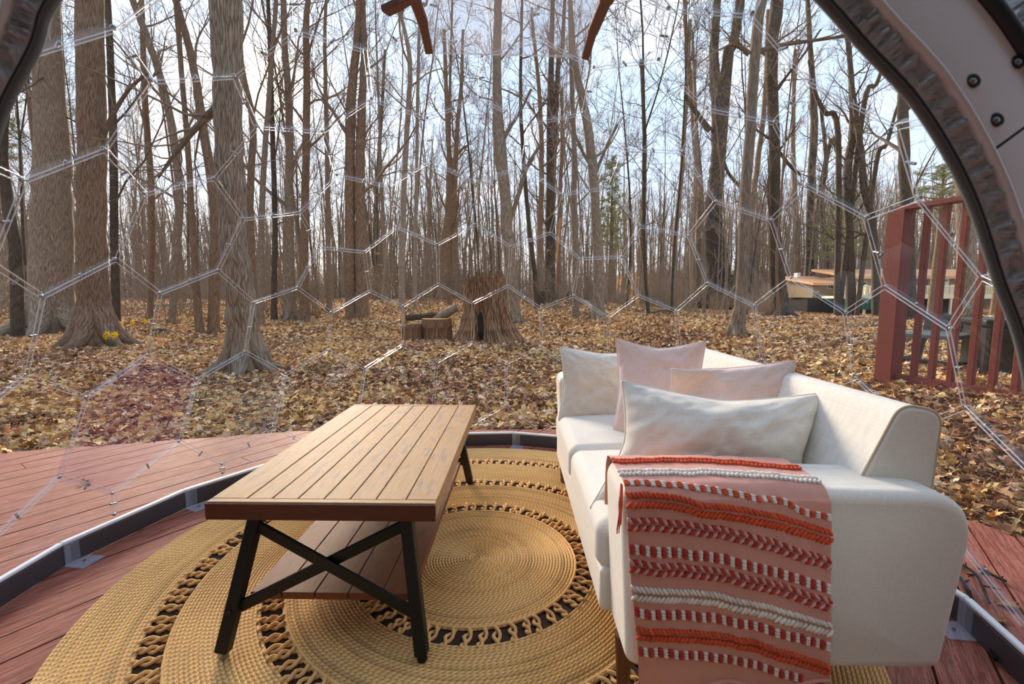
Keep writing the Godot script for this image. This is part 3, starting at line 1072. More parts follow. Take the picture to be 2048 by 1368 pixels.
	# tassel strands on the inner corner and at the bottom
	for tz in [[0.0, 0.335, 0.12, 7], [0.47, total - 0.01, 0.05, 12], [0.55, total - 0.012, 0.045, 10]]:
		var tb := MB.new()
		for k in int(tz[3]):
			tb.col = lin[["o", "r", "m"][k % 3]]
			var p: Vector3 = S.call(tz[0], tz[1])
			p += Vector3(-0.006 if tz[0] == 0.0 else r.randf_range(-0.014, 0.014), 0, r.randf_range(-0.004, 0.006))
			var tp := PackedVector3Array([p, p + Vector3(r.randf_range(-0.004, 0.002), -tz[2] * 0.4, r.randf_range(-0.003, 0.003)), p + Vector3(r.randf_range(-0.009, 0.003), -tz[2] * r.randf_range(0.8, 1.0), r.randf_range(-0.004, 0.004))])
			tb.tube(tp, PackedFloat32Array([0.0022, 0.002, 0.0012]), 4)
		put("tassel", tb.mesh(M.yarn), root)

# ---------------------------------------------------------------- dome
var dome_c := Vector3(-0.134, 0.431, 1.772)    # x, y, distance
const DOME_R := 1.6684
var ring_c := Vector2(-0.15, 1.50)
const RING_R := 1.585

func dome_place(p: Vector3) -> Vector3:        # unit direction (x, y, distance) -> room
	var q := p * DOME_R
	var a := 0.0351
	q = Vector3(q.x * cos(-0.0184) - q.y * sin(-0.0184), q.x * sin(-0.0184) + q.y * cos(-0.0184), q.z)
	q = Vector3(q.x, q.y * cos(a) - q.z * sin(a), q.y * sin(a) + q.z * cos(a)) + dome_c
	q.z -= 0.24 * (1.0 - smoothstep(0.05, 0.62, q.y))
	return W(q.x, q.y, q.z)

func dome() -> void:
	var root := thing("dome", "clear plastic dome of bolted hexagon panels standing over the seating", "dome")
	var ph := (1.0 + sqrt(5.0)) / 2.0
	var V: Array[Vector3] = []
	for a in [-1.0, 1.0]:
		for b in [-ph, ph]:
			V.append(Vector3(0, a, b)); V.append(Vector3(a, b, 0)); V.append(Vector3(b, 0, a))
	for k in 12: V[k] = V[k].normalized()
	var tilt := Quaternion(V[0], Vector3.UP)
	var yaw := 5.5507
	var kk := 0.5426
	var th := atan(2.0)
	var fq := 4
	var cells := {}      # corner of the fine net -> [direction, [centres of the triangles round it]]
	var hub := func(p: Vector3) -> String: return "%.3f_%.3f_%.3f" % [p.x + 0.0001, p.y + 0.0001, p.z + 0.0001]
	for a in 12:
		for b in range(a + 1, 12):
			for c in range(b + 1, 12):
				if V[a].distance_to(V[b]) > 1.1 or V[b].distance_to(V[c]) > 1.1 or V[a].distance_to(V[c]) > 1.1: continue
				var g := func(i: int, j: int) -> Vector3:
					var u := [float(fq - i - j) / fq, float(i) / fq, float(j) / fq]
					var p := Vector3.ZERO
					for q in 3:
						var w: float = (1.0 - kk) * u[q] + kk * sin(u[q] * th) / sin(th)
						p += V[[a, b, c][q]] * w
					return p.normalized()
				for i in fq:
					for j in fq - i:
						var tris := [[g.call(i, j), g.call(i + 1, j), g.call(i, j + 1)]]
						if i + j < fq - 1: tris.append([g.call(i + 1, j), g.call(i, j + 1), g.call(i + 1, j + 1)])
						for t in tris:
							var ce: Vector3 = (t[0] + t[1] + t[2]).normalized()
							for p in t:
								var key: String = hub.call(p)
								if not cells.has(key): cells[key] = [p, []]
								cells[key][1].append(ce)
	var turn := func(p: Vector3) -> Vector3:
		var q := tilt * p
		return Vector3(q.x * cos(yaw) + q.z * sin(yaw), q.y, -q.x * sin(yaw) + q.z * cos(yaw))
	var base_y := 0.095
	var bolt_m := CylinderMesh.new()
	bolt_m.top_radius = 0.0042; bolt_m.bottom_radius = 0.0042; bolt_m.height = 0.030; bolt_m.radial_segments = 8; bolt_m.rings = 0
	bolt_m.material = M.bolt
	var joint_m := SphereMesh.new()
	joint_m.radius = 0.008; joint_m.height = 0.014; joint_m.radial_segments = 8; joint_m.rings = 4
	joint_m.material = M.bolt
	var done := {}
	for key in cells:
		var dir: Vector3 = turn.call(cells[key][0])
		var ce := dome_place(dir)
		if -ce.z < 0.62 and absf(ce.x + 0.05) < 0.8: continue             # the doorway
		var x := dir.cross(Vector3(0.31, 0.9, 0.2)).normalized()
		var y := dir.cross(x)
		var cs: Array = []
		for c in cells[key][1]: cs.append(turn.call(c))
		cs.sort_custom(func(p, q): return atan2(p.dot(y), p.dot(x)) < atan2(q.dot(y), q.dot(x)))
		# corners in the room, cut off level at the base ring
		var raw := PackedVector3Array()
		for c in cs: raw.append(dome_place(c))
		var poly := PackedVector3Array()
		var low := []                      # whether the edge that leaves this corner lies on the base ring
		for k in raw.size():
			var p := raw[k]
			var q := raw[(k + 1) % raw.size()]
			if p.y >= base_y:
				poly.append(p); low.append(false)
			if (p.y >= base_y) != (q.y >= base_y):
				poly.append(p.lerp(q, (base_y - p.y) / (q.y - p.y)))
				low.append(p.y >= base_y)
		if poly.size() < 3: continue
		var mid := Vector3.ZERO
		for p in poly: mid += p / poly.size()
		var centre := W(dome_c.x, dome_c.y, dome_c.z)
		var bulge := func(p: Vector3) -> Vector3:
			var q := p - centre
			return centre + q.normalized() * lerpf(q.length(), DOME_R, 0.0)
		var out_ := (mid - centre).normalized()
		# pane: rings of points between the middle and the edge
		var per := 4
		var nu := poly.size() * per + 1
		var P := PackedVector3Array()
		var crown := 0.02
		for s in 5:
			var w := s / 4.0
			for k in nu:
				var e := (k / per) % poly.size()
				var f := float(k % per) / per
				var p := poly[e].lerp(poly[(e + 1) % poly.size()], f)
				P.append(mid.lerp(p, maxf(w, 0.02)) + out_ * crown * (1.0 - w * w))
		var b := MB.new()
		b.grid(P, nu, 5, 1, 1, true, true)
		var m: Material = M.clear
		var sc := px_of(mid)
		for tint in [["violet", 240, 905, 70], ["rose", 470, 880, 60], ["green", 1585, 600, 65], ["violet", 1720, 545, 0]]:  # coloured reflections put into the plastic of single panels
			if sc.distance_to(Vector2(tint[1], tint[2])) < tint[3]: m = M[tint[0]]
		var pane := put("panel", b.mesh(m), root)
		# flanges: a fin along each edge, standing inwards, with a bright bead on its inner lip
		var fb := MB.new()
		var lb := MB.new()
		for k in poly.size():
			if low[k]: continue
			var p := poly[k]
			var q := poly[(k + 1) % poly.size()]
			if p.distance_to(q) < 0.02: continue
			var inn := ((mid - (p + q) * 0.5) - out_ * (mid - (p + q) * 0.5).dot(out_)).normalized()
			var lip := PackedVector3Array()
			var foot := PackedVector3Array()
			for s in 5:
				var pt := p.lerp(q, lerpf(0.02, 0.98, s / 4.0))
				foot.append(pt + inn * 0.008)
				lip.append(pt + inn * 0.0085 - (pt - centre).normalized() * 0.019)
			for s in 4: fb.quad(foot[s], foot[s + 1], lip[s + 1], lip[s])
			lb.tube(lip, fl(0.0018, 5), 5)
			# one bolt halfway along each seam
			var mk := (p + q) * 0.5
			var id := "%d_%d_%d" % [roundi(mk.x * 200), roundi(mk.y * 200), roundi(mk.z * 200)]
			if not done.has(id):
				done[id] = true
				if -mk.z > 0.75 and mk.y < 2.2 and absf(mk.x / mk.z) < 1.25 and done.size() < 420:
					var bo := put("seam_bolt", bolt_m, root)
					var yy := inn
					var xx := (q - p).normalized()
					bo.transform = Transform3D(Basis(xx, yy, xx.cross(yy).normalized()).orthonormalized(), mk - out_ * 0.012)
			var idp := "v%d_%d_%d" % [roundi(p.x * 100), roundi(p.y * 100), roundi(p.z * 100)]
			if not done.has(idp):
				done[idp] = true
				if -p.z > 0.8 and p.y < 2.15 and absf(p.x / p.z) < 1.25:
					var jo := put("joint_clip", joint_m, root)
					jo.position = p - (p - centre).normalized() * 0.012
		if fb.v.size():
			put("flange", fb.mesh(M.fin), pane)
			put("flange_lip", lb.mesh(M.rim), pane)
	# doorway reflection built solid: brown strips for posts, pale pane for sky, lower edge
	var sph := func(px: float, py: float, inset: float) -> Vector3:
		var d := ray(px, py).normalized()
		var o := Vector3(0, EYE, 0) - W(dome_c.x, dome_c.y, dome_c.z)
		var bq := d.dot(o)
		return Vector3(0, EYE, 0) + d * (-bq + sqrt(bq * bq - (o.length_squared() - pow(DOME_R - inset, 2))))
	var door_reflection := thing("built_reflection", "mirrored doorway built as a pale pane and brown strips at the top of the dome", "door_reflection", sph.call(1015, 60, 0.05))
	var voff: Vector3 = -door_reflection.position
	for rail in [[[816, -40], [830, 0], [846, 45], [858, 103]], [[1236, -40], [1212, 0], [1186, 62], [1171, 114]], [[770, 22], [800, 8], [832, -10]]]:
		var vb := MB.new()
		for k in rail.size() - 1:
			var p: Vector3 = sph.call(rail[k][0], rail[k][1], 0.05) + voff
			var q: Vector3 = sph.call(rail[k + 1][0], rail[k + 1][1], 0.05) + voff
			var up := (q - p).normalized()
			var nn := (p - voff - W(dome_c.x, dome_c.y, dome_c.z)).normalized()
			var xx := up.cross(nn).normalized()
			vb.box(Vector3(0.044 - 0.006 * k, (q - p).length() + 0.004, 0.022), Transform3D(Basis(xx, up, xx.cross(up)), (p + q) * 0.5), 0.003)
		put("reflected_post", vb.mesh(M.door_reflection), door_reflection)
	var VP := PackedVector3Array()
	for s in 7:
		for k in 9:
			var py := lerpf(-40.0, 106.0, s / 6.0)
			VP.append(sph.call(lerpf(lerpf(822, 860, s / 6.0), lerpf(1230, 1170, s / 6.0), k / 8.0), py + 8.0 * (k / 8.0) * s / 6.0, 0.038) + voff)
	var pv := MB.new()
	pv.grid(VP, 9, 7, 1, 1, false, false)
	put("reflected_sky", pv.mesh(M.pale), door_reflection)
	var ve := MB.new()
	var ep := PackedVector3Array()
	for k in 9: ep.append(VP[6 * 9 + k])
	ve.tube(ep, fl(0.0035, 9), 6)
	put("lower_edge", ve.mesh(M.rim), door_reflection)
	# base ring
	var rr := thing("base_ring", "dark grey ring with a white top edge round the foot of the dome", "ring", W(ring_c.x, 0, ring_c.y))
	var sides := 20
	for k in sides:
		var a0 := TAU * k / sides + 0.1
		var a1 := TAU * (k + 1) / sides + 0.1
		var p := Vector3(cos(a0), 0, sin(a0)) * RING_R
		var q := Vector3(cos(a1), 0, sin(a1)) * RING_R
		var rb := MB.new()
		var seg := (q - p)
		var zz := ((p + q) * 0.5).normalized()
		var bs := Basis(seg.normalized(), Vector3.UP, seg.normalized().cross(Vector3.UP))
		rb.box(Vector3(seg.length() - 0.001, 0.078, 0.014), Transform3D(bs, (p + q) * 0.5 + Vector3(0, 0.041, 0)), 0.002)
		put("ring_board", rb.mesh(M.ringband), rr)
		var tb := MB.new()
		tb.box(Vector3(seg.length(), 0.013, 0.022), Transform3D(bs, (p + q) * 0.5 + zz * 0.006 + Vector3(0, 0.088, 0)), 0.003)
		put("ring_cap", tb.mesh(M.ringtop), rr)
		# clear floor bracket at every corner: foot plate, upright and screw
		if a0 > PI * 0.42 + 0.3 and false: continue
		var aa := a0 + 0.02
		var o := Vector3(cos(aa), 0, sin(aa))
		var wp := o * RING_R + Vector3(ring_c.x, 0, -ring_c.y)
		if -wp.z < 0.7: continue
		var br := thing("floor_bracket", bracket_label(wp), "bracket", wp, "")
		var fb2 := MB.new()
		var tb2 := Basis(Vector3(-o.z, 0, o.x), Vector3.UP, -o)
		tb2 = Basis(Vector3(-o.z, 0, o.x), Vector3.UP, Vector3(-o.z, 0, o.x).cross(Vector3.UP))
		fb2.box(Vector3(0.085, 0.004, 0.085), Transform3D(tb2, -o * 0.052 + Vector3(0, 0.003, 0)), 0.001)
		put("foot_plate", fb2.mesh(M.foot), br)
		var ub := MB.new()
		ub.box(Vector3(0.075, 0.085, 0.004), Transform3D(tb2, -o * 0.012 + Vector3(0, 0.045, 0)), 0.001)
		put("upright", ub.mesh(M.foot), br)
		var sb := MB.new()
		sb.tube(PackedVector3Array([-o * 0.05 + Vector3(0, 0.004, 0), -o * 0.05 + Vector3(0, 0.009, 0)]), PackedFloat32Array([0.006, 0.005]), 10, true)
		put("screw", sb.mesh(M.bolt), br)

var brackets := 0
func bracket_label(p: Vector3) -> String:
	brackets += 1
	return ["clear floor bracket on the ring at far left, out past the rug's edge", "clear floor bracket on the ring beside the rug's left edge", "clear floor bracket on the ring left of the table's front corner"][0] if px_of(p).x < -400 else "clear plastic floor bracket on the ring, %s" % where_on_ring(px_of(p), p)

func where_on_ring(s: Vector2, p: Vector3) -> String:
	var names := [[-60, "nearest the lower left corner of the photo"], [200, "at far left beside the rug"], [420, "left of the table's front corner"], [560, "hidden beyond the left side of the table"], [700, "behind the middle of the table"], [860, "behind the table's far left corner"], [1000, "just right of the table's far corner"], [1110, "just left of the sofa's far arm"], [1250, "behind the cream far pillow"], [1400, "behind the upright pink pillow"], [1600, "behind the slouched pink pillow"], [1750, "behind the middle of the sofa back"], [1860, "behind the near end of the sofa back"], [1960, "beside the right side of the near sofa arm"]]
	for n in names:
		if s.x < n[0]: return n[1]
	return "at the lower right corner beyond the sofa arm" if s.x < 2300 else "out past the lower right corner"

func px_of(p: Vector3) -> Vector2:
	var q := p - Vector3(0, EYE, 0)
	var z := -q.z * cos(PITCH) - q.y * sin(PITCH)
	var y := -q.z * sin(PITCH) + q.y * cos(PITCH)
	return Vector2(1024 + F * q.x / z, 684 - F * y / z)

# ---------------------------------------------------------------- the doorway nearest the lens
func door_frame() -> void:
	var root := thing("door_frame", "arched metal and quilted foil doorway frame of the dome, close up", "door frame", W(0, 0, 0.42))
	var zf := 0.42
	var pts := PackedVector3Array()
	for q in [[-0.56, 0.03], [-0.556, 0.35], [-0.535, 0.70], [-0.50, 0.99], [-0.46, 1.165], [-0.411, 1.252], [-0.389, 1.293], [-0.30, 1.385], [-0.07, 1.455], [0.15, 1.395], [0.261, 1.293], [0.303, 1.252], [0.355, 1.202], [0.404, 1.132], [0.44, 1.054], [0.48, 0.958], [0.535, 0.72], [0.562, 0.35], [0.566, 0.03]]:
		pts.append(Vector3(q[0], q[1], 0))
	var c := spline(pts, 14)
	var m := c.size()
	var nr := PackedVector3Array()
	for k in m:
		var d := (c[mini(k + 1, m - 1)] - c[maxi(k - 1, 0)]).normalized()
		nr.append(Vector3(-d.y, d.x, 0))
	var shift := func(s: float, z: float) -> PackedVector3Array:
		var o := PackedVector3Array()
		for k in m: o.append(c[k] + nr[k] * s + Vector3(0, 0, z))
		return o
	var tube := func(called: String, s: float, z: float, r: float, mt: Material):
		var b := MB.new()
		b.tube(shift.call(s, z), fl(r, m), 10, true)
		return put(called, b.mesh(mt), root)
	tube.call("gasket", 0.0033, 0.0, 0.0038, M.gasket)
	tube.call("gasket_lip", 0.0078, 0.001, 0.0016, M.edge)
	tube.call("bead", 0.0335, 0.002, 0.0046, M.bead)
	tube.call("outer_trim", 0.122, -0.019, 0.0085, M.edge)
	# gathered foil between gasket and bead
	var wr := noise(1.0, 55, FastNoiseLite.TYPE_SIMPLEX_SMOOTH, 3)
	var fold := func(k: float, s: float) -> float: return wr.get_noise_2d(k * 2.1 + s * 90.0, s * 60.0) * 0.006 + 0.003 * sin(k * 1.6 + 3.0 * wr.get_noise_2d(k * 0.5, 7.0))
	var fine := m * 3
	var P := PackedVector3Array()
	for j in 9:
		var w := j / 8.0
		for k in fine:
			var kk := float(k) / (fine - 1) * (m - 1)
			var k0 := mini(int(kk), m - 2)
			var s := lerpf(0.008, 0.033, w)
			P.append(c[k0].lerp(c[k0 + 1], kk - k0) + nr[k0].lerp(nr[k0 + 1], kk - k0) * s + Vector3(0, 0, fold.call(kk, s) * sin(PI * w) + 0.002))
	var b := MB.new()
	b.grid(P, fine, 9, 4.0, 0.05, false, false)
	put("gathered_foil", b.mesh(M.foil), root)
	# plates, cut with a narrow joint
	var cuts := [0, 40, 84, 128, 150, 190, m - 1]
	var jk := 0
	var best := 1e9
	for k in m:
		var q := px_of(Vector3(0, 0, -zf) + c[k] + nr[k] * 0.04)
		if q.distance_to(Vector2(1970, 310)) < best:
			best = q.distance_to(Vector2(1970, 310)); jk = k
	cuts = [0, jk / 3, jk * 2 / 3, jk, (jk + m) / 2, m - 1]
	for a in cuts.size() - 1:
		var pb := MB.new()
		var Q := PackedVector3Array()
		var n: int = cuts[a + 1] - cuts[a] + 1
		var prof := [[0.039, -0.006], [0.039, 0.001], [0.0405, 0.0022], [0.075, -0.006], [0.1125, -0.0155], [0.1145, -0.0175], [0.1145, -0.026]]
		for j in prof.size():
			for k in n:
				var i: int = cuts[a] + k
				var g := 0.0
				if k == 0: g = 0.0012
				if k == n - 1: g = -0.0012
				var tn := Vector3(nr[i].y, -nr[i].x, 0)
				Q.append(c[i] + nr[i] * prof[j][0] + tn * g + Vector3(0, 0, prof[j][1]))
		pb.grid(Q, n, prof.size(), 3.0, 0.06, false, false)
		put("face_plate", pb.mesh(M.plate), root)
	for q in [Vector2(1940, 162), Vector2(1993, 237), Vector2(2030, 128)]:
		var near := 1e9
		var p := Vector3.ZERO
		for k in m:
			for j in 12:
				var s := 0.045 + 0.009 * j
				var e := c[k] + nr[k] * s + Vector3(0, 0, 0.0022 - 0.0085 * (s - 0.0405) / 0.036)
				var dd := px_of(e + root.position).distance_to(q)
				if dd < near:
					near = dd; p = e
		var tow := Vector3(0, 0.2, 1).normalized()
		var hb := MB.new()
		hb.tube(PackedVector3Array([p - tow * 0.003, p + tow * 0.0012]), PackedFloat32Array([0.0062, 0.0062]), 20, true)
		var bo := put("fixing_hole", hb.mesh(M.hole), root)
		var sb := MB.new()
		sb.blob(p + tow * 0.0012 + Vector3(-0.0012, -0.001, 0), Vector3(0.0032, 0.001, 0), Vector3(-0.001, 0.0026, 0), Vector3(0, 0, 0.0016), 12, 6)
		put("screw_head", sb.mesh(M.bolt), bo)
	var BP := PackedVector3Array()
	for s in [0.0395, 0.075, 0.114]:
		for k in m: BP.append(c[k] + nr[k] * s + Vector3(0, 0, -0.004 - 0.0085 * (s - 0.0405) / 0.036))
	var kb := MB.new()
	kb.grid(BP, m, 3, 1, 1, false, false)
	put("backing_strip", kb.mesh(M.hole), root)
	# crumpled clear sheet outside the frame
	var OP := PackedVector3Array()
	for j in 14:
		var w := j / 13.0
		for k in fine:
			var kk := float(k) / (fine - 1) * (m - 1)
			var k0 := mini(int(kk), m - 2)
			var s := lerpf(0.130, 0.36, w)
			OP.append(c[k0].lerp(c[k0 + 1], kk - k0) + nr[k0].lerp(nr[k0 + 1], kk - k0) * s + Vector3(0, 0, wr.get_noise_2d(kk * 2.6, s * 140.0) * 0.014 - 0.022 - 0.05 * w - 0.06 * w * w))
	var ob := MB.new()
	ob.grid(OP, fine, 14, 4, 0.2, false, false)
	put("outer_skirt", ob.mesh(M.foil), root)

# ---------------------------------------------------------------- things outside
func outside() -> void:
	var r := RandomNumberGenerator.new()
	r.seed = 90
	# red railing
	var p0 := Vector3(3.345, 0, -4.0)
	var dirf := Vector3(0.12, 0, 0.385).normalized()
	var rail := thing("railing", "tall red painted wooden railing with square pickets at the right", "railing", Vector3(p0.x, 0.30, p0.z))
	var rb := func(called: String, sz: Vector3, t: float, y: float, side := 0.0):
		var b := MB.new()
		var bs := Basis(dirf, Vector3.UP, dirf.cross(Vector3.UP))
		b.box(sz, Transform3D(bs, dirf * t + Vector3(0, y - 0.30, 0) + bs.z * side), 0.004)
		return put(called, b.mesh(M.redpaint), rail)
	rb.call("post", Vector3(0.14, 1.66, 0.14), 0.0, 0.93)
	rb.call("top_rail", Vector3(2.6, 0.040, 0.11), 1.27, 1.775)
	rb.call("bottom_rail", Vector3(2.5, 0.085, 0.04), 1.32, 0.315)
	for k in 18: rb.call("picket", Vector3(0.042, 1.46, 0.042), 0.20 + k * 0.128, 1.03, 0.0)
	# dark chair behind the railing
	var cp := Vector3(4.36, gh(4.36, 4.65), -4.65)
	var ch := thing("outdoor_chair", "low dark outdoor chair behind the red railing, grey seat showing between pickets", "chair", cp)
	ch.rotation.y = -1.2
	var cb := func(called: String, sz: Vector3, p: Vector3, rot := Vector3.ZERO, m: Material = null):
		var b := MB.new()
		b.box(sz, Transform3D(Basis.from_euler(rot), p), 0.006)
		return put(called, b.mesh(m if m else M.blackplastic), ch)
	cb.call("seat", Vector3(0.50, 0.04, 0.40), Vector3(0, 0.345, 0), Vector3(0.06, 0, 0), M.seatpad)
	for s in [-1.0, 1.0]:
		cb.call("leg", Vector3(0.05, 0.34, 0.05), Vector3(0.22 * s, 0.165, 0.17), Vector3(0.12, 0, 0.10 * s))
		cb.call("leg", Vector3(0.05, 0.34, 0.05), Vector3(0.22 * s, 0.165, -0.17), Vector3(-0.12, 0, 0.10 * s))
		cb.call("stretcher", Vector3(0.03, 0.035, 0.36), Vector3(0.235 * s, 0.08, 0))
	cb.call("stretcher", Vector3(0.44, 0.035, 0.03), Vector3(0, 0.08, 0.18))
	for k in 4: cb.call("back_slat", Vector3(0.10, 0.16, 0.02), Vector3(-0.17 + k * 0.115, 0.43, -0.20), Vector3(-0.2, 0, 0))
	cb.call("back_rail", Vector3(0.50, 0.05, 0.03), Vector3(0, 0.52, -0.22), Vector3(-0.2, 0, 0))
	# black lidded box
	var bp := Vector3(4.72, gh(4.7, 4.25), -4.22)
	var bx := thing("storage_box", "tall black lidded box behind the pickets at the right edge", "box", bp)
	bx.rotation.y = -0.5
	bx.scale = Vector3(1, 0.75, 1)
	var b1 := MB.new()
	b1.box(Vector3(0.62, 0.62, 0.6), Transform3D(Basis(), Vector3(0, 0.31, 0)), 0.02)
	put("body", b1.mesh(M.blackplastic), bx)
	var b2 := MB.new()
	b2.soft(Vector3(0.68, 0.09, 0.66), 0.03, 4, func(p): return p + Vector3(0, 0.665, 0))
	put("lid", b2.mesh(M.blackplastic), bx)
	var b3 := MB.new()
	b3.box(Vector3(0.16, 0.03, 0.03), Transform3D(Basis(), Vector3(0, 0.62, 0.32)), 0.008)
	put("handle", b3.mesh(M.black), bx)
	loose_leaves()
	stump()
	house()
	# daffodils
	var spots := [[228, 700, 6, "clump of six yellow daffodils in front of the second big trunk from the left"], [255, 668, 2, "pair of yellow daffodils right of the second big trunk"], [291, 660, 1, "single yellow daffodil left of the small green tuft"], [147, 663, 1, "single yellow daffodil between the two big left trunks"], [4, 716, 3, "three yellow daffodils at the left edge of the photo"], [129, 657, 1, "single yellow daffodil at the foot of the leftmost big trunk"]]
	for s in spots:
		var g := on_ground(s[0], s[1])
		g.y = gh(g.x, -g.z)
		var d := thing("daffodil_clump", s[3], "daffodils", g, "")
		for k in int(s[2]):
			var o := Vector3(r.randf_range(-0.15, 0.15) if s[2] > 1 else 0.0, 0, r.randf_range(-0.05, 0.05))
			var hgt := r.randf_range(0.24, 0.31)
			var st := MB.new()
			var tip := o + Vector3(r.randf_range(-0.02, 0.02), hgt, 0.01)
			st.tube(PackedVector3Array([o * 0.6, o.lerp(tip, 0.6), tip]), fl(0.004, 3), 5)
			put("stem", st.mesh(M.gleaf), d)
			var fb := MB.new()
			for q in 6:
				var an := TAU * q / 6.0
				var e := Vector3(cos(an), sin(an), 0.15)
				fb.blob(tip + e * 0.038, e * 0.038, e.cross(Vector3(0, 0, 1)).normalized() * 0.020, Vector3(0, 0, 0.003), 6, 4)
			fb.tube(PackedVector3Array([tip, tip + Vector3(0, 0, 0.028), tip + Vector3(0, 0, 0.036)]), PackedFloat32Array([0.015, 0.018, 0.025]), 8)
			put("flower", fb.mesh(M.ydaff), d)
		for k in 4 + 2 * int(s[2]):
			var lb := MB.new()
			var o2 := Vector3(r.randf_range(-0.08, 0.08) * (1.0 if s[2] > 1 else 0.3), 0, r.randf_range(-0.04, 0.04))
			var ln := r.randf_range(-0.05, 0.05)
			var h2 := r.randf_range(0.13, 0.2)
			for q in 4:
				var y0 := h2 * q / 4.0
				var y1 := h2 * (q + 1) / 4.0
				var w0 := 0.007 * (1.0 - q / 4.5)
				var w1 := 0.007 * (1.0 - (q + 1) / 4.5)
				for fz in [0.001, -0.001]:
					var A := o2 + Vector3(ln * pow(q / 4.0, 2) - w0, y0, fz)
					var B := o2 + Vector3(ln * pow(q / 4.0, 2) + w0, y0, fz)
					var C := o2 + Vector3(ln * pow((q + 1) / 4.0, 2) + w1, y1, fz)
					var D := o2 + Vector3(ln * pow((q + 1) / 4.0, 2) - w1, y1, fz)
					if fz > 0: lb.quad(A, B, C, D)
					else: lb.quad(B, A, D, C)
			put("leaf", lb.mesh(M.gleaf), d)
	# small green tufts
	for s in [[308, 668, "dark green leafy tuft beside the lone daffodil right of the big left trunks", 0.16], [1600, 830, "thin green grass tuft on the leaf bank behind the sofa, left one", 0.10], [1690, 842, "thin green grass tuft on the leaf bank near the railing post", 0.10], [640, 742, "small grass tuft right of the near trunk's root", 0.09], [400, 805, "sparse green sprouts in the leaves left of the near trunk's root", 0.10]]:
		var g := on_ground(s[0], s[1])
		var tb := MB.new()
		for k in 70:
			var o := Vector3(r.randfn(0, 0.12), 0, r.randfn(0, 0.12))
			var tip := o + Vector3(r.randf_range(-0.06, 0.06), s[3] * r.randf_range(0.5, 1.1), r.randf_range(-0.06, 0.06))
			tb.tube(PackedVector3Array([o, o.lerp(tip, 0.6) + Vector3(0, 0.01, 0), tip]), PackedFloat32Array([0.004, 0.003, 0.0005]), 3)
		var t := put("green_tuft", tb.mesh(M.gleaf))
		t.position = Vector3(g.x, gh(g.x, -g.z), g.z)
		tag(t, s[2], "grass tuft", "", "stuff")
	# fallen wood
	for s in [[[300, 616], [350, 613], [414, 606], 8, "fallen branch lying behind the slim trunks at left"], [[310, 664], [360, 660], [402, 655], 7, "thin fallen branch by the green tuft, left of the double trunk"], [[1085, 609], [1110, 596], [1140, 600], 6, "dark fallen branch right of the stump"], [[1700, 640], [1760, 646], [1830, 634], 9, "pale fallen branch on the leaves left of the railing post"], [[1690, 652], [1780, 655], [1800, 645], 6, "thin forked stick below the pale fallen branch"], [[1300, 628], [1345, 622], [1400, 624], 6, "mossy fallen branch behind the cream sofa's far pillows"], [[860, 640], [760, 652], [690, 648], 5, "thin fallen stick left of the cut logs"], [[600, 690], [545, 700], [505, 690], 4, "thin stick right of the near trunk"], [[1160, 606], [1176, 612], [1196, 640], 12, "short rotten log leaning between two trunks right of the stump"], [[15, 612], [60, 606], [110, 612], 9, "fallen log behind the leftmost big trunk"]]:
		var pp := PackedVector3Array()
		var z0 := on_ground(s[0][0], s[0][1])
		for k in 3:
			var g := on_ground(s[k][0], s[k][1])
			g.y = gh(g.x, -g.z)
			pp.append(g)
		var sp := spline(pp, 5)
		var rad := PackedFloat32Array()
		var w: float = s[3] * 0.5 / F * -pp[1].z
		for k in sp.size():
			rad.append(w * (1.0 - 0.5 * k / sp.size()))
			sp[k] += Vector3(0, w * 0.7 + r.randf_range(-0.01, 0.02), 0)
		var fb := MB.new()
		for k in sp.size(): sp[k] -= z0
		fb.tube(sp, rad, 8, true, 1, 1)
		for k in 4:
			var q := sp[3 + 2 * k]
			fb.tube(PackedVector3Array([q, q + Vector3(r.randf_range(-0.3, 0.3), r.randf_range(0.05, 0.25), r.randf_range(-0.3, 0.3))]), PackedFloat32Array([w * 0.35, w * 0.1]), 5)
		var o := put("fallen_branch", fb.mesh(M.bark3 if s[4].contains("dark") else M.bark0))
		o.position = z0
		tag(o, s[4], "branch")
	# twigs on the deck at right
	for s in [[[1912, 1152], [1940, 1200], [1990, 1330], 0.006, "dark twig lying on the deck beside the right end of the sofa"], [[1958, 1143], [1990, 1160], [2012, 1170], 0.005, "short straight twig on the deck boards at the right edge"], [[1905, 1125], [1950, 1155], [1978, 1215], 0.0045, "thin curved twig touching the sofa arm's shadow on the deck"]]:
		var pp := PackedVector3Array()
		for k in 3:
			var d := ray(s[k][0], s[k][1])
			pp.append(Vector3(0, EYE, 0) + d * (EYE / -d.y) + Vector3(0, 0.012, 0))
		var tb := MB.new()
		var base := pp[0]
		var sp := spline(pp, 5)
		for k in sp.size(): sp[k] += -base + Vector3(0, r.randf_range(0, 0.004), 0)
		tb.tube(sp, fl(s[3], sp.size()), 6, true)
		for k in 3:
			var q := sp[3 + 2 * k]
			tb.tube(PackedVector3Array([q, q + Vector3(r.randf_range(-0.06, 0.06), 0.004, r.randf_range(-0.06, 0.06))]), PackedFloat32Array([s[3] * 0.7, s[3] * 0.4]), 5)
		var o := put("twig", tb.mesh(M.bark3))
		o.position = base
		tag(o, s[4], "twig")

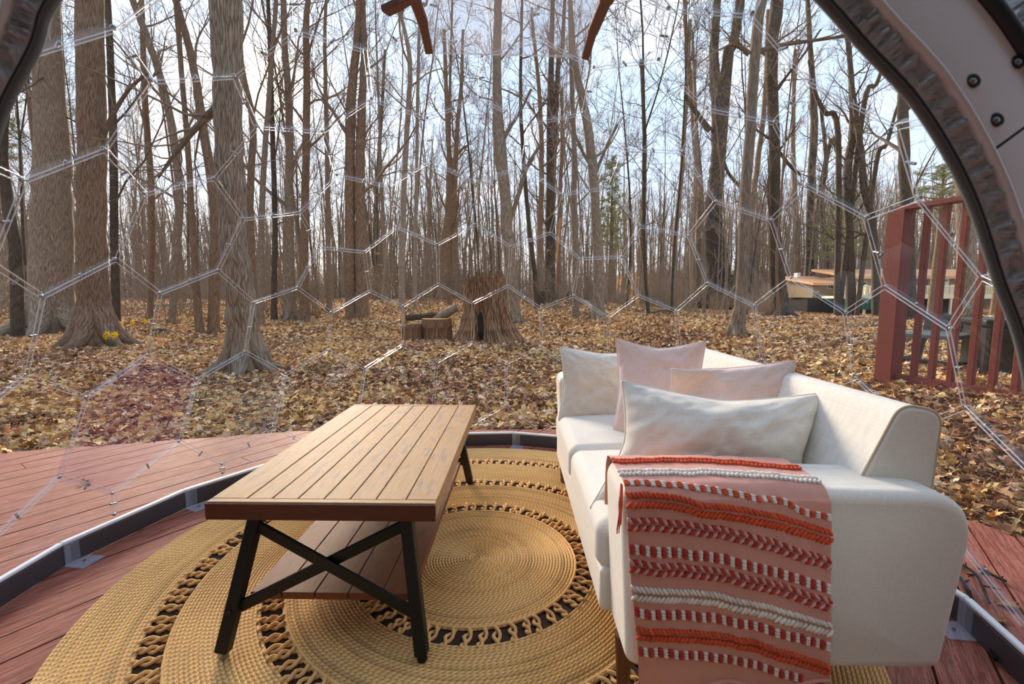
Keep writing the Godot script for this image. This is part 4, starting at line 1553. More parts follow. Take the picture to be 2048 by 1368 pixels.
func loose_leaves() -> void:
	var lm: StandardMaterial3D = M.leaf.duplicate()
	lm.albedo_color = Color(0.58, 0.43, 0.28)
	for s in [[1918, 1135, 0.10, "single tan curled leaf on the deck beside the sofa's right arm"], [2012, 1212, 0.07, "small pale leaf scrap on the deck boards at the right edge"], [1998, 1245, 0.06, "tiny leaf scrap near the ring at lower right"], [170, 968, 0.08, "lone dry leaf on the deck boards outside the dome at left"]]:
		var d := ray(s[0], s[1])
		var o := put("loose_leaf", leaf_mesh(1, 1.0))
		o.material_override = null
		o.set_surface_override_material(0, lm)
		o.position = Vector3(0, EYE, 0) + d * (EYE / -d.y) + Vector3(0, 0.01, 0)
		o.scale = Vector3.ONE * s[2]
		o.rotation.y = s[0] * 0.1
		tag(o, s[3], "leaf")

func stump() -> void:
	var g := on_ground(972, 684)
	g.y = gh(g.x, -g.z) - 0.03
	var z := -g.z
	var px := z / F
	var root := thing("tree_stump", "tall broken tree stump with a hollow rotten front in the middle of the wood", "stump", g)
	var f := noise(1.0, 61, FastNoiseLite.TYPE_SIMPLEX, 4)
	var nu := 120
	var nv := 50
	var topr := 39.0 * px
	var P := PackedVector3Array()
	var hh := 134.0 * px
	for j in nv + 1:
		var w := float(j) / nv
		for k in nu + 1:
			var an := TAU * k / nu
			var flare := pow(1.0 - w, 3.0)
			var root_l := 0.5 + 0.5 * cos(an * 5.0 + 0.6)
			var rr: float = topr * (1.0 + 0.10 * (1.0 - w)) + flare * px * (16.0 + 26.0 * root_l)
			rr *= 1.0 + 0.07 * f.get_noise_2d(cos(an) * 14.0 + sin(an) * 9.0, w * 1.2 + sin(an) * 14.0) + 0.05 * f.get_noise_2d(k * 1.9, w * 2.5)
			# hollow on the front, low down
			var fr := exp(-pow((an - 1.75) / 0.26, 2.0)) * smoothstep(0.75, 0.25, w)
			rr *= 1.0 - 0.42 * fr
			var fr2 := exp(-pow((an - 0.75) / 0.2, 2.0)) * smoothstep(0.6, 0.2, w) * smoothstep(0.0, 0.2, w)
			rr *= 1.0 - 0.3 * fr2
			var top := hh * (1.0 - 0.07 * absf(f.get_noise_1d(k * 2.7)) - 0.16 * smoothstep(0.35, 0.9, cos(an - 3.0)) * 0.5)
			P.append(Vector3(rr * cos(an) - px * 4.0 * w, top * w, rr * sin(an)))
	var b := MB.new()
	b.grid(P, nu + 1, nv + 1, 3, 1.5, true, true)
	put("trunk", b.mesh(M.rotten), root)
	var ib := MB.new()
	var HP := PackedVector3Array()
	for j in 8:
		var w := j / 7.0
		for k in nu + 1:
			var e := P[nv * (nu + 1) + k]
			HP.append(Vector3(e.x * (1.0 - 0.55 * w), e.y - hh * 0.25 * w * w + 0.02 * f.get_noise_2d(k * 2.0, j * 9.0), e.z * (1.0 - 0.55 * w)))
	ib.grid(HP, nu + 1, 8, 2, 0.5, true, true)
	put("hollow_top", ib.mesh(M.rotten), root)
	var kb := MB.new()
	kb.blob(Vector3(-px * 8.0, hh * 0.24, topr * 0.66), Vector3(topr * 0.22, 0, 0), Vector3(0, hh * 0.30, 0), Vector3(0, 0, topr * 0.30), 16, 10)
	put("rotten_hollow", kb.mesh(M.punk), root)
	# splinters standing on the rim
	var r := RandomNumberGenerator.new()
	r.seed = 14
	for k in 16:
		var an := TAU * k / 16.0 + r.randf() * 0.2
		var e := P[nv * (nu + 1) + int(k * nu / 16.0)] * Vector3(0.93, 1, 0.93)
		var sb := MB.new()
		var up := r.randf_range(0.05, 0.16)
		sb.tube(PackedVector3Array([e - Vector3(0, 0.15, 0), e, e + Vector3(r.randf_range(-0.02, 0.02), up, 0)]), PackedFloat32Array([0.05, 0.045, 0.01]), 5, true, 1, 1)
		put("splinter", sb.mesh(M.rotten), root)
	# log pieces beside the stump
	var logs := [[825, 684, 40, 36, 0.30, "short dark log standing on end left of the stump, leftmost of the cut logs"], [874, 682, 62, 46, 0.0, "wide cut log block with an orange sawn top against the stump's left side"]]
	for s in logs:
		var p := on_ground(s[0], s[1])
		p.y = gh(p.x, -p.z) - 0.02
		var q := -p.z / F
		var lg := thing("cut_log", s[5], "log", p)
		lg.rotation = Vector3(0, 0, s[4] * 0.25)
		var lb := MB.new()
		var ring := PackedVector3Array([Vector3(0, 0, 0), Vector3(0, 0.15 * s[3] * q, 0), Vector3(0, 0.6 * s[3] * q, 0), Vector3(0, s[3] * q, 0)])
		lb.tube(ring, PackedFloat32Array([s[2] * q * 0.52, s[2] * q * 0.5, s[2] * q * 0.49, s[2] * q * 0.48]), 28, false, 2, 1, 0.10, f)
		put("bark", lb.mesh(M.rotten), lg)
		var tb := MB.new()
		tb.tube(PackedVector3Array([Vector3(0, s[3] * q - 0.02, 0), Vector3(0, s[3] * q + 0.004, 0)]), fl(s[2] * q * 0.455, 2), 28, true)
		put("sawn_face", tb.mesh(M.cutwood if s[2] > 50 else M.bark3), lg)
	for s in [[[868, 642], [890, 628], [914, 615], 17, "pale mossy split log lying on the cut block beside the stump", M.bark2], [[812, 636], [840, 634], [866, 636], 13, "dark weathered slab lying behind the leftmost cut log", M.bark3], [[846, 634], [860, 628], [875, 630], 9, "small broken log end on the sawn block", M.rotten]]:
		var pp := PackedVector3Array()
		var zz := z + 0.25
		for k in 3: pp.append(at(s[k][0], s[k][1], zz))
		var base := pp[1]
		for k in 3: pp[k] -= base
		var sp := spline(pp, 4)
		var lb := MB.new()
		lb.tube(sp, fl(s[3] * 0.5 * zz / F, sp.size()), 10, true, 1, 1, 0.2, f)
		var o := put("split_log", lb.mesh(s[5]))
		o.position = base
		tag(o, s[4], "log")

func house() -> void:
	var z := 40.0
	var q := z / F
	var X := func(px: float) -> float: return (px - 1024.0) * q
	var Y := func(py: float) -> float: return at(1024, py, z).y
	var root := thing("house", "beige house with brown shingle roofs and a raised deck far off at right", "house", W(X.call(1800), Y.call(628), z))
	var off := -root.position
	var bx := func(called: String, x0: float, x1: float, y0: float, y1: float, z0: float, z1: float, m: Material, parent: Node = null):
		var b := MB.new()
		b.box(Vector3(absf(x1 - x0), absf(y1 - y0), absf(z1 - z0)), Transform3D(Basis(), Vector3((x0 + x1) / 2, (y0 + y1) / 2, -(z0 + z1) / 2) + off), 0.02)
		return put(called, b.mesh(m), parent if parent else root)
	bx.call("wall", X.call(1700), X.call(2010), Y.call(596), Y.call(552), z, z + 9, M.siding)
	bx.call("wall", X.call(1645), X.call(1700), Y.call(596), Y.call(562), z + 1.5, z + 9, M.siding)
	bx.call("lower_wall", X.call(1650), X.call(2010), Y.call(632), Y.call(596), z + 2.5, z + 9, M.under)
	var roof := func(x0: float, x1: float, ye: float, yr: float, zz: float, ov: float):
		var b := MB.new()
		var a := Vector3(X.call(x0), Y.call(ye), -(zz - ov)) + off
		var c := Vector3(X.call(x1), Y.call(ye), -(zz - ov)) + off
		var d := Vector3(X.call(x1), Y.call(yr), -(zz + 5.0)) + off
		var e := Vector3(X.call(x0), Y.call(yr), -(zz + 5.0)) + off
		b.quad(a, c, d, e)
		var dn := Vector3(0, -0.22, 0)
		b.quad(a + dn, c + dn, c, a)
		b.quad(e + dn, a + dn, a, e)
		b.quad(c + dn, d + dn, d, c)
		b.quad(a + dn, e + dn, d + dn, c + dn)
		var rf: Node = put("roof", b.mesh(M.shingle), root)
		for k in 5:
			var cb := MB.new()
			var w := (k + 0.5) / 5.0
			var mid := a.lerp(e, w).lerp(c.lerp(d, w), 0.5)
			var up := (e - a).normalized()
			cb.box(Vector3((c - a).length(), 0.03, 0.05), Transform3D(Basis(Vector3(1, 0, 0), Vector3(1, 0, 0).cross(up) * -1.0, up), mid + Vector3(0, 0.02, 0)), 0.005)
			put("shingle_course", cb.mesh(M.shingle), rf)
	roof.call(1690, 2025, 553, 532, z, 0.8)
	roof.call(1632, 1715, 565, 546, z + 1.5, 0.8)
	bx.call("chimney", X.call(1660), X.call(1667), Y.call(560), Y.call(540), z + 5, z + 5.6, M.door)
	for s in [[1841, 1858, 558, 572], [1673, 1685, 567, 577], [1708, 1728, 564, 574], [1905, 1930, 558, 572]]:
		var wn = bx.call("window", X.call(s[0]), X.call(s[1]), Y.call(s[3]), Y.call(s[2]), z - 0.05 + (1.5 if s[0] < 1700 else 0.0), z + 0.1 + (1.5 if s[0] < 1700 else 0.0), M.paintwood)
		for k in 2:
			var x0: float = lerpf(X.call(s[0]), X.call(s[1]), 0.08 + 0.46 * k)
			var x1: float = lerpf(X.call(s[0]), X.call(s[1]), 0.46 + 0.46 * k)
			var pn = bx.call("pane", x0, x1, Y.call(s[3] - 1), Y.call(s[2] + 1), z - 0.09 + (1.5 if s[0] < 1700 else 0.0), z + (1.5 if s[0] < 1700 else 0.0), M.pane, wn)
	var dr = bx.call("door", X.call(1875), X.call(1890), Y.call(592), Y.call(556), z - 0.06, z + 0.1, M.door)
	bx.call("fan_light", X.call(1879), X.call(1886), Y.call(563), Y.call(560), z - 0.10, z, M.pane, dr)
	# raised deck with its railing
	bx.call("deck_platform", X.call(1640), X.call(1925), Y.call(597), Y.call(592), z - 2.6, z, M.paintwood)
	bx.call("railing_top", X.call(1640), X.call(1925), Y.call(575), Y.call(572.5), z - 2.6, z - 2.5, M.paintwood)
	bx.call("railing_bottom", X.call(1640), X.call(1925), Y.call(592), Y.call(589), z - 2.6, z - 2.5, M.paintwood)
	for k in 72:
		var x: float = lerpf(X.call(1642), X.call(1922), k / 71.0)
		bx.call("baluster", x, x + 0.09, Y.call(591), Y.call(574), z - 2.59, z - 2.51, M.paintwood)
	for k in 8:
		var x: float = lerpf(X.call(1641), X.call(1922), k / 7.0)
		bx.call("deck_post", x, x + 0.16, Y.call(634), Y.call(571), z - 2.58, z - 2.42, M.paintwood if k % 2 else M.under)
	var tp := MB.new()
	var TP := PackedVector3Array()
	for j in 5:
		for k in 40:
			TP.append(Vector3(lerpf(X.call(1636), X.call(1690), k / 39.0), lerpf(Y.call(617), Y.call(597), j / 4.0), -(z - 3.0) + 0.12 * sin(k * 1.3)))
	var tc := TP[0]
	for k in TP.size(): TP[k] -= tc
	tp.grid(TP, 40, 5, 1, 1)
	var t := put("tarp", tp.mesh(M.tarp))
	t.position = tc
	M.tarp.cull_mode = BaseMaterial3D.CULL_DISABLED
	tag(t, "teal tarpaulin hung below the left end of the house's raised deck", "tarp")

func added_shade_wall() -> void:      # unseen wall added behind the lens to keep light off camera-facing sides
	var root := thing("wall_added_shade", "", "", W(-2.2, -0.25, -1.75))
	root.set_meta("kind", "structure")
	var core := MB.new()
	core.box(Vector3(24.0, 6.4, 0.2), Transform3D(Basis(), Vector3(0, 3.2, 0.14)), 0.01)
	put("sheathing", core.mesh(M.wallbrown), root)
	for k in 32:
		var b := MB.new()
		b.box(Vector3(24.0, 0.205, 0.024), Transform3D(Basis(Vector3(1, 0, 0), 0.07), Vector3(0, 0.1 + k * 0.2, 0.01)), 0.003)
		put("siding_board", b.mesh(M.wallbrown), root)
	var s := MB.new()
	s.box(Vector3(24.6, 0.14, 1.4), Transform3D(Basis(), Vector3(0, 6.46, -0.2)), 0.01)
	put("eave", s.mesh(M.wallbrown), root)

# ---------------------------------------------------------------- trees
func grow(b0: MB, b1: MB, p: Vector3, dir: Vector3, ln: float, rad: float, depth: int, r: RandomNumberGenerator, fine: float, dense := 1.0) -> void:
	var segs: int = [6, 5, 3][depth]
	var sides: int = [6, 4, 3][depth]
	var pts := PackedVector3Array([p])
	var rr := PackedFloat32Array([rad])
	var d := dir
	var wig: float = [0.13, 0.17, 0.20][depth]
	for k in segs:
		d = (d + Vector3(r.randfn(0, wig), r.randfn(0.05, wig), r.randfn(0, wig))).normalized()
		pts.append(pts[k] + d * (ln / segs))
		rr.append(maxf(rad * (1.0 - 0.85 * (k + 1) / segs), fine * 0.6))
	(b0 if depth == 0 else b1).tube(pts, rr, sides, false, 1.0, 1.0)
	if depth >= 2: return
	var kids := int((r.randi_range(5, 8) if depth == 0 else r.randi_range(4, 6)) * dense)
	for k in kids:
		var t := lerpf(0.22, 0.98, (k + r.randf()) / kids) * segs
		var j := mini(int(t), segs - 1)
		var q := pts[j].lerp(pts[j + 1], t - j)
		var base := (pts[j + 1] - pts[j]).normalized()
		var side := base.cross(Vector3(r.randfn(0, 1), r.randfn(0, 1), r.randfn(0, 1))).normalized()
		var nd := (base * 0.8 + side * r.randf_range(0.45, 0.85) + Vector3(0, 0.12, 0)).normalized()
		grow(b0, b1, q, nd, ln * r.randf_range(0.32, 0.58) * (1.15 - 0.5 * t / segs), maxf(lerpf(rr[j], rr[j + 1], t - j) * 0.6, fine), depth + 1, r, fine, dense)

# trunk: points bottom to top (relative to the foot) with radii; adds trunk, branches and twigs under root
func tree_parts(root: Node3D, pts: PackedVector3Array, rad: PackedFloat32Array, bark: int, sides: int, b_from: float, n: int, r: RandomNumberGenerator, fine: float, roots: int, forks: Array, blen := 1.0, nz: FastNoiseLite = null) -> void:
	var tb := MB.new()
	tb.tube(pts, rad, sides, false, maxf(1.0, roundf(rad[0] * 4.0)), 0.5, 0.09, nz)
	for k in roots:
		var an := TAU * k / roots + r.randf() * 0.6
		var o := Vector3(cos(an), 0, sin(an))
		var R := rad[0]
		var ext := r.randf_range(0.9, 1.9)
		var rp := PackedVector3Array([pts[0] + o * R * 0.25 + Vector3(0, R * 1.9, 0), pts[0] + o * R * 0.75 + Vector3(0, R * 0.75, 0), pts[0] + o * R * (0.9 + ext * 0.35) + Vector3(0, R * 0.22, 0), pts[0] + o * R * (1.0 + ext) + Vector3(0, -R * 0.25, 0)])
		tb.tube(spline(rp, 4), _ramp(R * 0.5, R * 0.14, 13), 9, false, 1, 0.5, 0.1, nz)
	for f in forks:
		var fp: PackedVector3Array = f[0]
		tb.tube(fp, f[1], maxi(sides - 2, 6), false, 1.0, 0.5, 0.09, nz)
	put("trunk", tb.mesh(M["bark%d" % bark]), root)
	var b0 := MB.new()
	var b1 := MB.new()
	var stems := [[pts, rad, 1.0]]
	for f in forks: stems.append([f[0], f[1], 0.6])
	var az := r.randf() * TAU
	for st in stems:
		var sp: PackedVector3Array = st[0]
		var sr: PackedFloat32Array = st[1]
		var top := sp[sp.size() - 1].y
		var lo := maxf(b_from, sp[0].y)
		var cnt := int(n * st[2])
		for k in cnt:
			var y := lerpf(lo, top, pow((k + r.randf()) / cnt, 0.85))
			var j := 0
			while j < sp.size() - 2 and sp[j + 1].y < y: j += 1
			var t := clampf((y - sp[j].y) / maxf(sp[j + 1].y - sp[j].y, 0.01), 0.0, 1.0)
			var p := sp[j].lerp(sp[j + 1], t)
			var rr := lerpf(sr[j], sr[j + 1], t)
			az += 2.4 + r.randf_range(-0.5, 0.5)
			var el := r.randf_range(0.45, 1.15)
			var d := Vector3(cos(az) * cos(el), sin(el), sin(az) * cos(el))
			var left := (top - y) / maxf(top - lo, 0.1)
			var ln := blen * lerpf(1.3, 4.6, sqrt(left)) * r.randf_range(0.6, 1.15)
			grow(b0, b1, p - d * rr * 0.3, d, ln, clampf(rr * r.randf_range(0.22, 0.5), fine * 1.6, 0.09), 0, r, fine)
	if b0.v.size(): put("branches", b0.mesh(M["twig%d" % bark]), root)
	if b1.v.size(): put("twigs", b1.mesh(M["twig%d" % bark]), root)

func _ramp(a: float, b: float, n: int) -> PackedFloat32Array:
	var o := PackedFloat32Array()
	for k in n: o.append(lerpf(a, b, float(k) / (n - 1)))
	return o

var placed := []

func pixel_tree(label: String, bark: int, stem: Array, opts := {}) -> Node3D:
	var r := RandomNumberGenerator.new()
	r.seed = hash(label) % 100000
	var g := on_ground(stem[0][0], stem[0][1])
	if opts.has("z"):
		g = at(stem[0][0], stem[0][1], opts.z)
	g.y = gh(g.x, g.z * -1.0) - 0.04
	var z := -g.z
	var root := thing("tree", label, "tree", g)
	placed.append(Vector2(g.x, z))
	var q := z / F
	var cut := func(list: Array, top: float) -> Array:
		var a := PackedVector3Array()
		var w := PackedFloat32Array()
		for s in list:
			var p := at(s[0], s[1], z) - g
			p.z += 0.0
			if a.size() and p.y < a[a.size() - 1].y + 0.02 : p.y = a[a.size() - 1].y + 0.02
			a.append(p); w.append(s[2] * 0.5 * q)
		a[0].y = minf(a[0].y, 0.0)
		# go on above the frame
		var last := a[a.size() - 1]
		var d := (last - a[maxi(a.size() - 2, 0)]).normalized()
		var lean := Vector3(d.x / maxf(d.y, 0.3), 1.0, 0.0)
		while last.y < top:
			lean = (lean + Vector3(r.randfn(0, 0.06), 0, r.randfn(0, 0.06)) - Vector3(lean.x * 0.15, 0, lean.z * 0.1))
			last += lean.normalized() * 1.3
			a.append(last); w.append(w[w.size() - 1] * 0.86)
		var sp := spline(a, 5)
		var sr := PackedFloat32Array()
		for k in sp.size():
			var i := mini(k / 5, w.size() - 1)
			sr.append(maxf(lerpf(w[i], w[mini(i + 1, w.size() - 1)], (k % 5) / 5.0), 0.012))
		# slight waviness so that no trunk is a straight pipe
		for k in range(5, sp.size()): sp[k] += Vector3(r.randfn(0, 0.05), 0, r.randfn(0, 0.05)) * sr[k] * 1.2
		return [sp, sr]
	var top: float = opts.get("top", 15.0 + r.randf() * 5.0)
	var tr = cut.call(stem, top)
	var forks := []
	for f in opts.get("forks", []): forks.append(cut.call(f, top * 0.85))
	var wpx: float = stem[mini(1, stem.size() - 1)][2]
	var sides := 28 if wpx > 36 else (16 if wpx > 17 else 10)
	var nz := noise(0.09, r.randi() % 1000, FastNoiseLite.TYPE_SIMPLEX, 3) if wpx > 15 else null
	var b_from: float = opts.get("from", 2.6 + 0.05 * z)
	tree_parts(root, tr[0], tr[1], bark, sides, b_from, opts.get("n", 14), r, maxf(0.0035, z * 0.00034), 6 if wpx > 28 else (4 if wpx > 15 else 0), forks, opts.get("len", 1.0), nz)
	for s in opts.get("limbs", []):            # limbs the photo shows one by one
		var lp := PackedVector3Array()
		var lr := PackedFloat32Array()
		for e in s:
			lp.append(at(e[0], e[1], z) - g + Vector3(0, 0, 0.02 * lp.size()))
			lr.append(e[2] * 0.5 * q)
		var sp := spline(lp, 5)
		var sr := PackedFloat32Array()
		for k in sp.size():
			var i := mini(k / 5, lr.size() - 1)
			sr.append(lerpf(lr[i], lr[mini(i + 1, lr.size() - 1)], (k % 5) / 5.0))
		var lb := MB.new()
		var tw := MB.new()
		lb.tube(sp, sr, 9, false, 1, 1)
		for k in range(4, sp.size(), 2):
			var d := (sp[k] - sp[k - 1]).normalized()
			grow(lb, tw, sp[k], (d + Vector3(r.randfn(0, 0.5), r.randfn(0.25, 0.4), r.randfn(0, 0.5))).normalized(), r.randf_range(0.5, 1.6), sr[k] * 0.45, 1, r, maxf(0.0035, z * 0.00034))
		put("limb", lb.mesh(M["bark%d" % bark]), root)
		if tw.v.size(): put("twigs", tw.mesh(M["twig%d" % bark]), root)
	return root

func woods() -> void:
	# trunks one can pick out, left to right
	pixel_tree("thick grey trunk at far left with a wide flared base", 0, [[104, 668, 92], [104, 640, 74], [104, 600, 67], [104, 447, 62], [107, 310, 54], [98, 100, 40], [92, -20, 38]], {"n": 10, "from": 6.0})
	pixel_tree("straight brown trunk with a flared skirt, second big one from the left", 1, [[194, 694, 82], [190, 650, 60], [185, 577, 50], [182, 447, 46], [184, 310, 44], [182, 150, 42], [180, -20, 41]], {"n": 10, "from": 5.0, "limbs": [[[196, 300, 10], [225, 235, 8], [262, 180, 6], [300, 150, 4]]]})
	pixel_tree("nearest rough-barked trunk left of centre with a root spreading right", 0, [[492, 744, 84], [490, 715, 66], [487, 660, 57], [484, 612, 55], [475, 540, 50], [466, 474, 47], [460, 380, 51], [457, 300, 47], [455, 150, 48], [448, -20, 58]], {"n": 10, "from": 5.0, "limbs": [[[436, 210, 12], [412, 238, 13], [384, 272, 10], [362, 305, 8], [345, 330, 6], [328, 360, 3]], [[500, 712, 26], [530, 728, 22], [556, 742, 12]]]})
	pixel_tree("slim trunk just behind and right of the nearest rough-barked trunk", 1, [[508, 600, 14], [500, 420, 13], [506, 250, 12], [480, 120, 12], [478, -20, 12]], {"z": 13.0})
	pixel_tree("short dark snag at the left edge of the woods", 3, [[35, 678, 22], [34, 600, 19], [30, 500, 18], [14, 400, 16], [6, 300, 14]], {"n": 6, "top": 12.0})
	pixel_tree("dark trunk just right of the second big trunk from the left", 3, [[232, 660, 17], [231, 577, 14], [228, 450, 13], [227, 309, 13], [222, 150, 11], [214, -20, 10]])
	pixel_tree("leaning slim trunk bending left as it rises, left of the nearest trunk", 0, [[344, 650, 12], [352, 500, 14], [360, 400, 13], [350, 300, 14], [335, 210, 13], [310, 120, 12], [262, -10, 11]], {"limbs": [[[352, 308, 7], [372, 285, 6], [400, 255, 5], [430, 235, 4]]]})
	pixel_tree("thin pole of a tree right of the leaning slim trunk, leaning slightly right", 1, [[401, 670, 18], [395, 612, 14], [388, 500, 12], [382, 400, 11], [372, 250, 9], [350, -20, 8]])
	pixel_tree("brown trunk standing close on the left of the nearest rough-barked trunk", 1, [[428, 668, 24], [428, 612, 20], [430, 500, 18], [428, 400, 17], [404, 240, 15], [384, 120, 13], [345, -20, 11]])
	pixel_tree("thin trunk with a faint curve between the leaning slim trunk and the dark one", 1, [[300, 640, 10], [304, 450, 11], [300, 340, 11], [290, 200, 10], [282, -20, 8]])
	pixel_tree("stubby grey trunk at the right foot of the nearest rough-barked trunk", 0, [[521, 652, 15], [521, 610, 12], [522, 480, 11], [530, 300, 10], [545, 100, 8], [552, -20, 7]])
	pixel_tree("dark narrow trunk between the stubby grey trunk and the flared twin-looking one", 3, [[549, 642, 15], [548, 600, 11], [550, 450, 10], [546, 300, 9], [540, 100, 8]])
	pixel_tree("grey-brown trunk with a flared dark foot, fourth right of the nearest trunk", 0, [[582, 640, 32], [580, 612, 22], [578, 430, 16], [579, 240, 13], [570, 100, 11], [566, -20, 10]])
	pixel_tree("trunk with a dark foot just left of the double trunk's left neighbour", 1, [[608, 642, 22], [608, 560, 17], [610, 400, 14], [614, 206, 13], [612, 60, 11], [618, -20, 9]])
	pixel_tree("slim trunk standing a little left of the double trunk", 0, [[658, 628, 15], [658, 595, 11], [656, 450, 10], [654, 300, 9], [650, 120, 7]])
	pixel_tree("double trunk left of centre with two stems rising close together", 1, [[704, 638, 26], [702, 600, 21], [700, 510, 20], [700, 343, 18], [702, 206, 18], [712, 100, 14], [722, -20, 11]], {"forks": [[[724, 636, 30], [723, 600, 25], [722, 470, 22], [720, 340, 18], [724, 206, 15], [728, 100, 12], [724, -20, 10]]]})
	pixel_tree("thin dead-looking trunk right of the double trunk", 3, [[750, 598, 13], [750, 543, 9], [752, 400, 8], [762, 250, 7], [770, 100, 5]])
	pixel_tree("pale grey slender trunk that forks high up, left of the stump", 2, [[805, 619, 18], [804, 590, 14], [804, 543, 13], [808, 378, 11], [815, 240, 10], [820, 125, 9], [800, 20, 6], [796, -20, 5]], {"forks": [[[819, 128, 7], [838, 70, 6], [852, 10, 5], [858, -20, 4]]], "n": 8, "from": 7.0})
	pixel_tree("dark straight trunk behind the cut logs, left of the stump", 1, [[890, 602, 30], [890, 560, 25], [892, 490, 23], [900, 412, 19], [898, 309, 10], [893, 192, 8], [888, 60, 6]], {"forks": [[[901, 400, 12], [912, 300, 9], [922, 180, 7], [926, 60, 5]]], "limbs": [[[899, 330, 7], [918, 305, 5], [932, 292, 4]]]})
	pixel_tree("tall grey trunk rising just behind the right side of the stump", 0, [[1031, 648, 27], [1029, 612, 20], [1017, 492, 24], [1014, 464, 25], [1011, 395, 22], [1000, 309, 24], [997, 258, 22], [994, 172, 17], [995, 34, 15], [996, -20, 14]], {"limbs": [[[1003, 285, 10], [1020, 255, 7], [1040, 225, 5], [1062, 180, 4]], [[1020, 440, 10], [1040, 380, 8], [1056, 330, 7], [1085, 285, 5]]], "n": 9, "from": 6.0})
	pixel_tree("upright dark trunk behind the leaning sapling, right of the stump", 3, [[1098, 602, 26], [1100, 560, 22], [1101, 509, 20], [1101, 378, 17], [1101, 240, 16], [1102, 140, 11], [1104, 52, 9], [1106, -20, 8]], {"forks": [[[1102, 210, 10], [1115, 150, 9], [1124, 100, 8], [1130, -10, 6]]]})
	pixel_tree("snapped trunk with bare orange wood hanging off it", 1, [[1117, 604, 11], [1117, 540, 9], [1119, 400, 8], [1124, 300, 7], [1124, 180, 5]], {"n": 6, "top": 9.0})
	pixel_tree("straight slim trunk left of the leaning grey one behind the sofa", 0, [[1149, 637, 17], [1152, 600, 14], [1152, 543, 15], [1148, 400, 12], [1149, 309, 10], [1144, 180, 8], [1140, 60, 6]])
	pixel_tree("grey trunk leaning left as it rises, behind the far sofa pillows", 0, [[1196, 640, 30], [1197, 600, 23], [1197, 509, 21], [1190, 395, 17], [1184, 326, 18], [1172, 234, 17], [1157, 165, 14], [1149, 117, 10], [1143, 40, 8], [1140, -20, 7]], {"limbs": [[[1185, 335, 8], [1168, 310, 6], [1150, 270, 5], [1138, 235, 3]], [[1192, 345, 7], [1210, 300, 5], [1235, 250, 4]]]})
	pixel_tree("thin trunk rising right of the slim straight one, dividing low", 1, [[1078, 606, 10], [1080, 480, 11], [1083, 350, 10], [1080, 206, 8], [1066, 60, 6]])
	pixel_tree("dark slender tree with a broad fan of twigs right of centre", 3, [[1285, 607, 14], [1286, 520, 11], [1287, 440, 10], [1289, 320, 9], [1288, 240, 8], [1282, 120, 5]], {"from": 3.8, "n": 20})
	pixel_tree("pale bleached thin trunk behind the pink pillows", 2, [[1386, 616, 12], [1385, 540, 11], [1384, 470, 10], [1390, 400, 9], [1392, 250, 7], [1384, 60, 5]])
	pixel_tree("slim trunk right of the dark fan-shaped tree", 0, [[1345, 610, 10], [1350, 480, 10], [1362, 360, 9], [1372, 200, 8], [1380, 40, 6]])
	pixel_tree("great dark trunk that forks into two tall stems right of centre", 3, [[1436, 618, 66], [1434, 580, 52], [1431, 492, 40], [1425, 430, 31], [1432, 350, 26], [1436, 309, 25], [1436, 220, 26], [1428, 120, 17], [1432, 40, 14], [1436, -20, 13]], {"forks": [[[1438, 215, 20], [1452, 150, 20], [1466, 90, 17], [1478, 20, 16], [1482, -20, 15]]], "limbs": [[[1420, 262, 12], [1400, 236, 10], [1382, 212, 9], [1370, 192, 8]], [[1440, 300, 6], [1456, 345, 6], [1478, 370, 6], [1486, 374, 6]]], "n": 10, "from": 5.0})
	pixel_tree("grey trunk with its foot in the leaves straight above the slouched pink pillow", 0, [[1473, 674, 36], [1476, 640, 28], [1482, 590, 22], [1486, 509, 20], [1490, 412, 19], [1496, 309, 19], [1504, 206, 18], [1510, 103, 19], [1526, -20, 18]], {"limbs": [[[1498, 108, 10], [1478, 94, 9], [1462, 90, 8]], [[1516, 104, 9], [1560, 92, 8], [1620, 84, 6], [1690, 76, 5], [1740, 72, 4]]], "n": 9, "from": 5.0})
	pixel_tree("dark trunk with a green-tinged foot right of the grey one", 3, [[1560, 634, 36], [1556, 590, 31], [1552, 526, 27], [1548, 447, 21], [1549, 344, 20], [1547, 240, 19], [1543, 103, 22], [1556, 0, 22], [1562, -30, 20]], {"limbs": [[[1556, 300, 6], [1580, 332, 6], [1600, 350, 5]], [[1545, 190, 7], [1575, 150, 5], [1610, 105, 4], [1640, 60, 3]]], "n": 10, "from": 4.5})
	pixel_tree("slender brown trunk leaning right between the grey trunk and the green-footed one", 1, [[1508, 600, 11], [1500, 470, 10], [1512, 350, 10], [1526, 240, 9], [1532, 140, 7], [1536, 20, 6]])
	pixel_tree("black branching tree left of the house's roof end", 3, [[1622, 606, 17], [1620, 520, 15], [1622, 400, 14], [1628, 240, 13], [1622, 120, 9], [1614, -20, 7]], {"from": 3.4, "n": 16, "forks": [[[1630, 300, 10], [1652, 360, 9], [1672, 430, 8]]]})
	pixel_tree("forked dark tree with a wide V standing before the house", 3, [[1703, 634, 19], [1701, 560, 16], [1699, 480, 15], [1694, 400, 13], [1696, 330, 14], [1706, 260, 13], [1702, 150, 9], [1692, 40, 7]], {"forks": [[[1696, 325, 11], [1676, 270, 10], [1650, 225, 9], [1632, 190, 7], [1618, 120, 5]], [[1704, 270, 10], [1726, 220, 9], [1752, 170, 7], [1770, 120, 5]]], "from": 3.2, "n": 16})
	pixel_tree("dark trunk left of the red post, in front of the house's deck", 3, [[1754, 634, 18], [1751, 543, 14], [1744, 440, 13], [1728, 378, 12], [1722, 300, 11], [1712, 230, 9], [1698, 120, 6]], {"from": 3.2, "n": 15, "forks": [[[1732, 390, 9], [1752, 330, 8], [1772, 290, 7], [1790, 230, 5]]]})
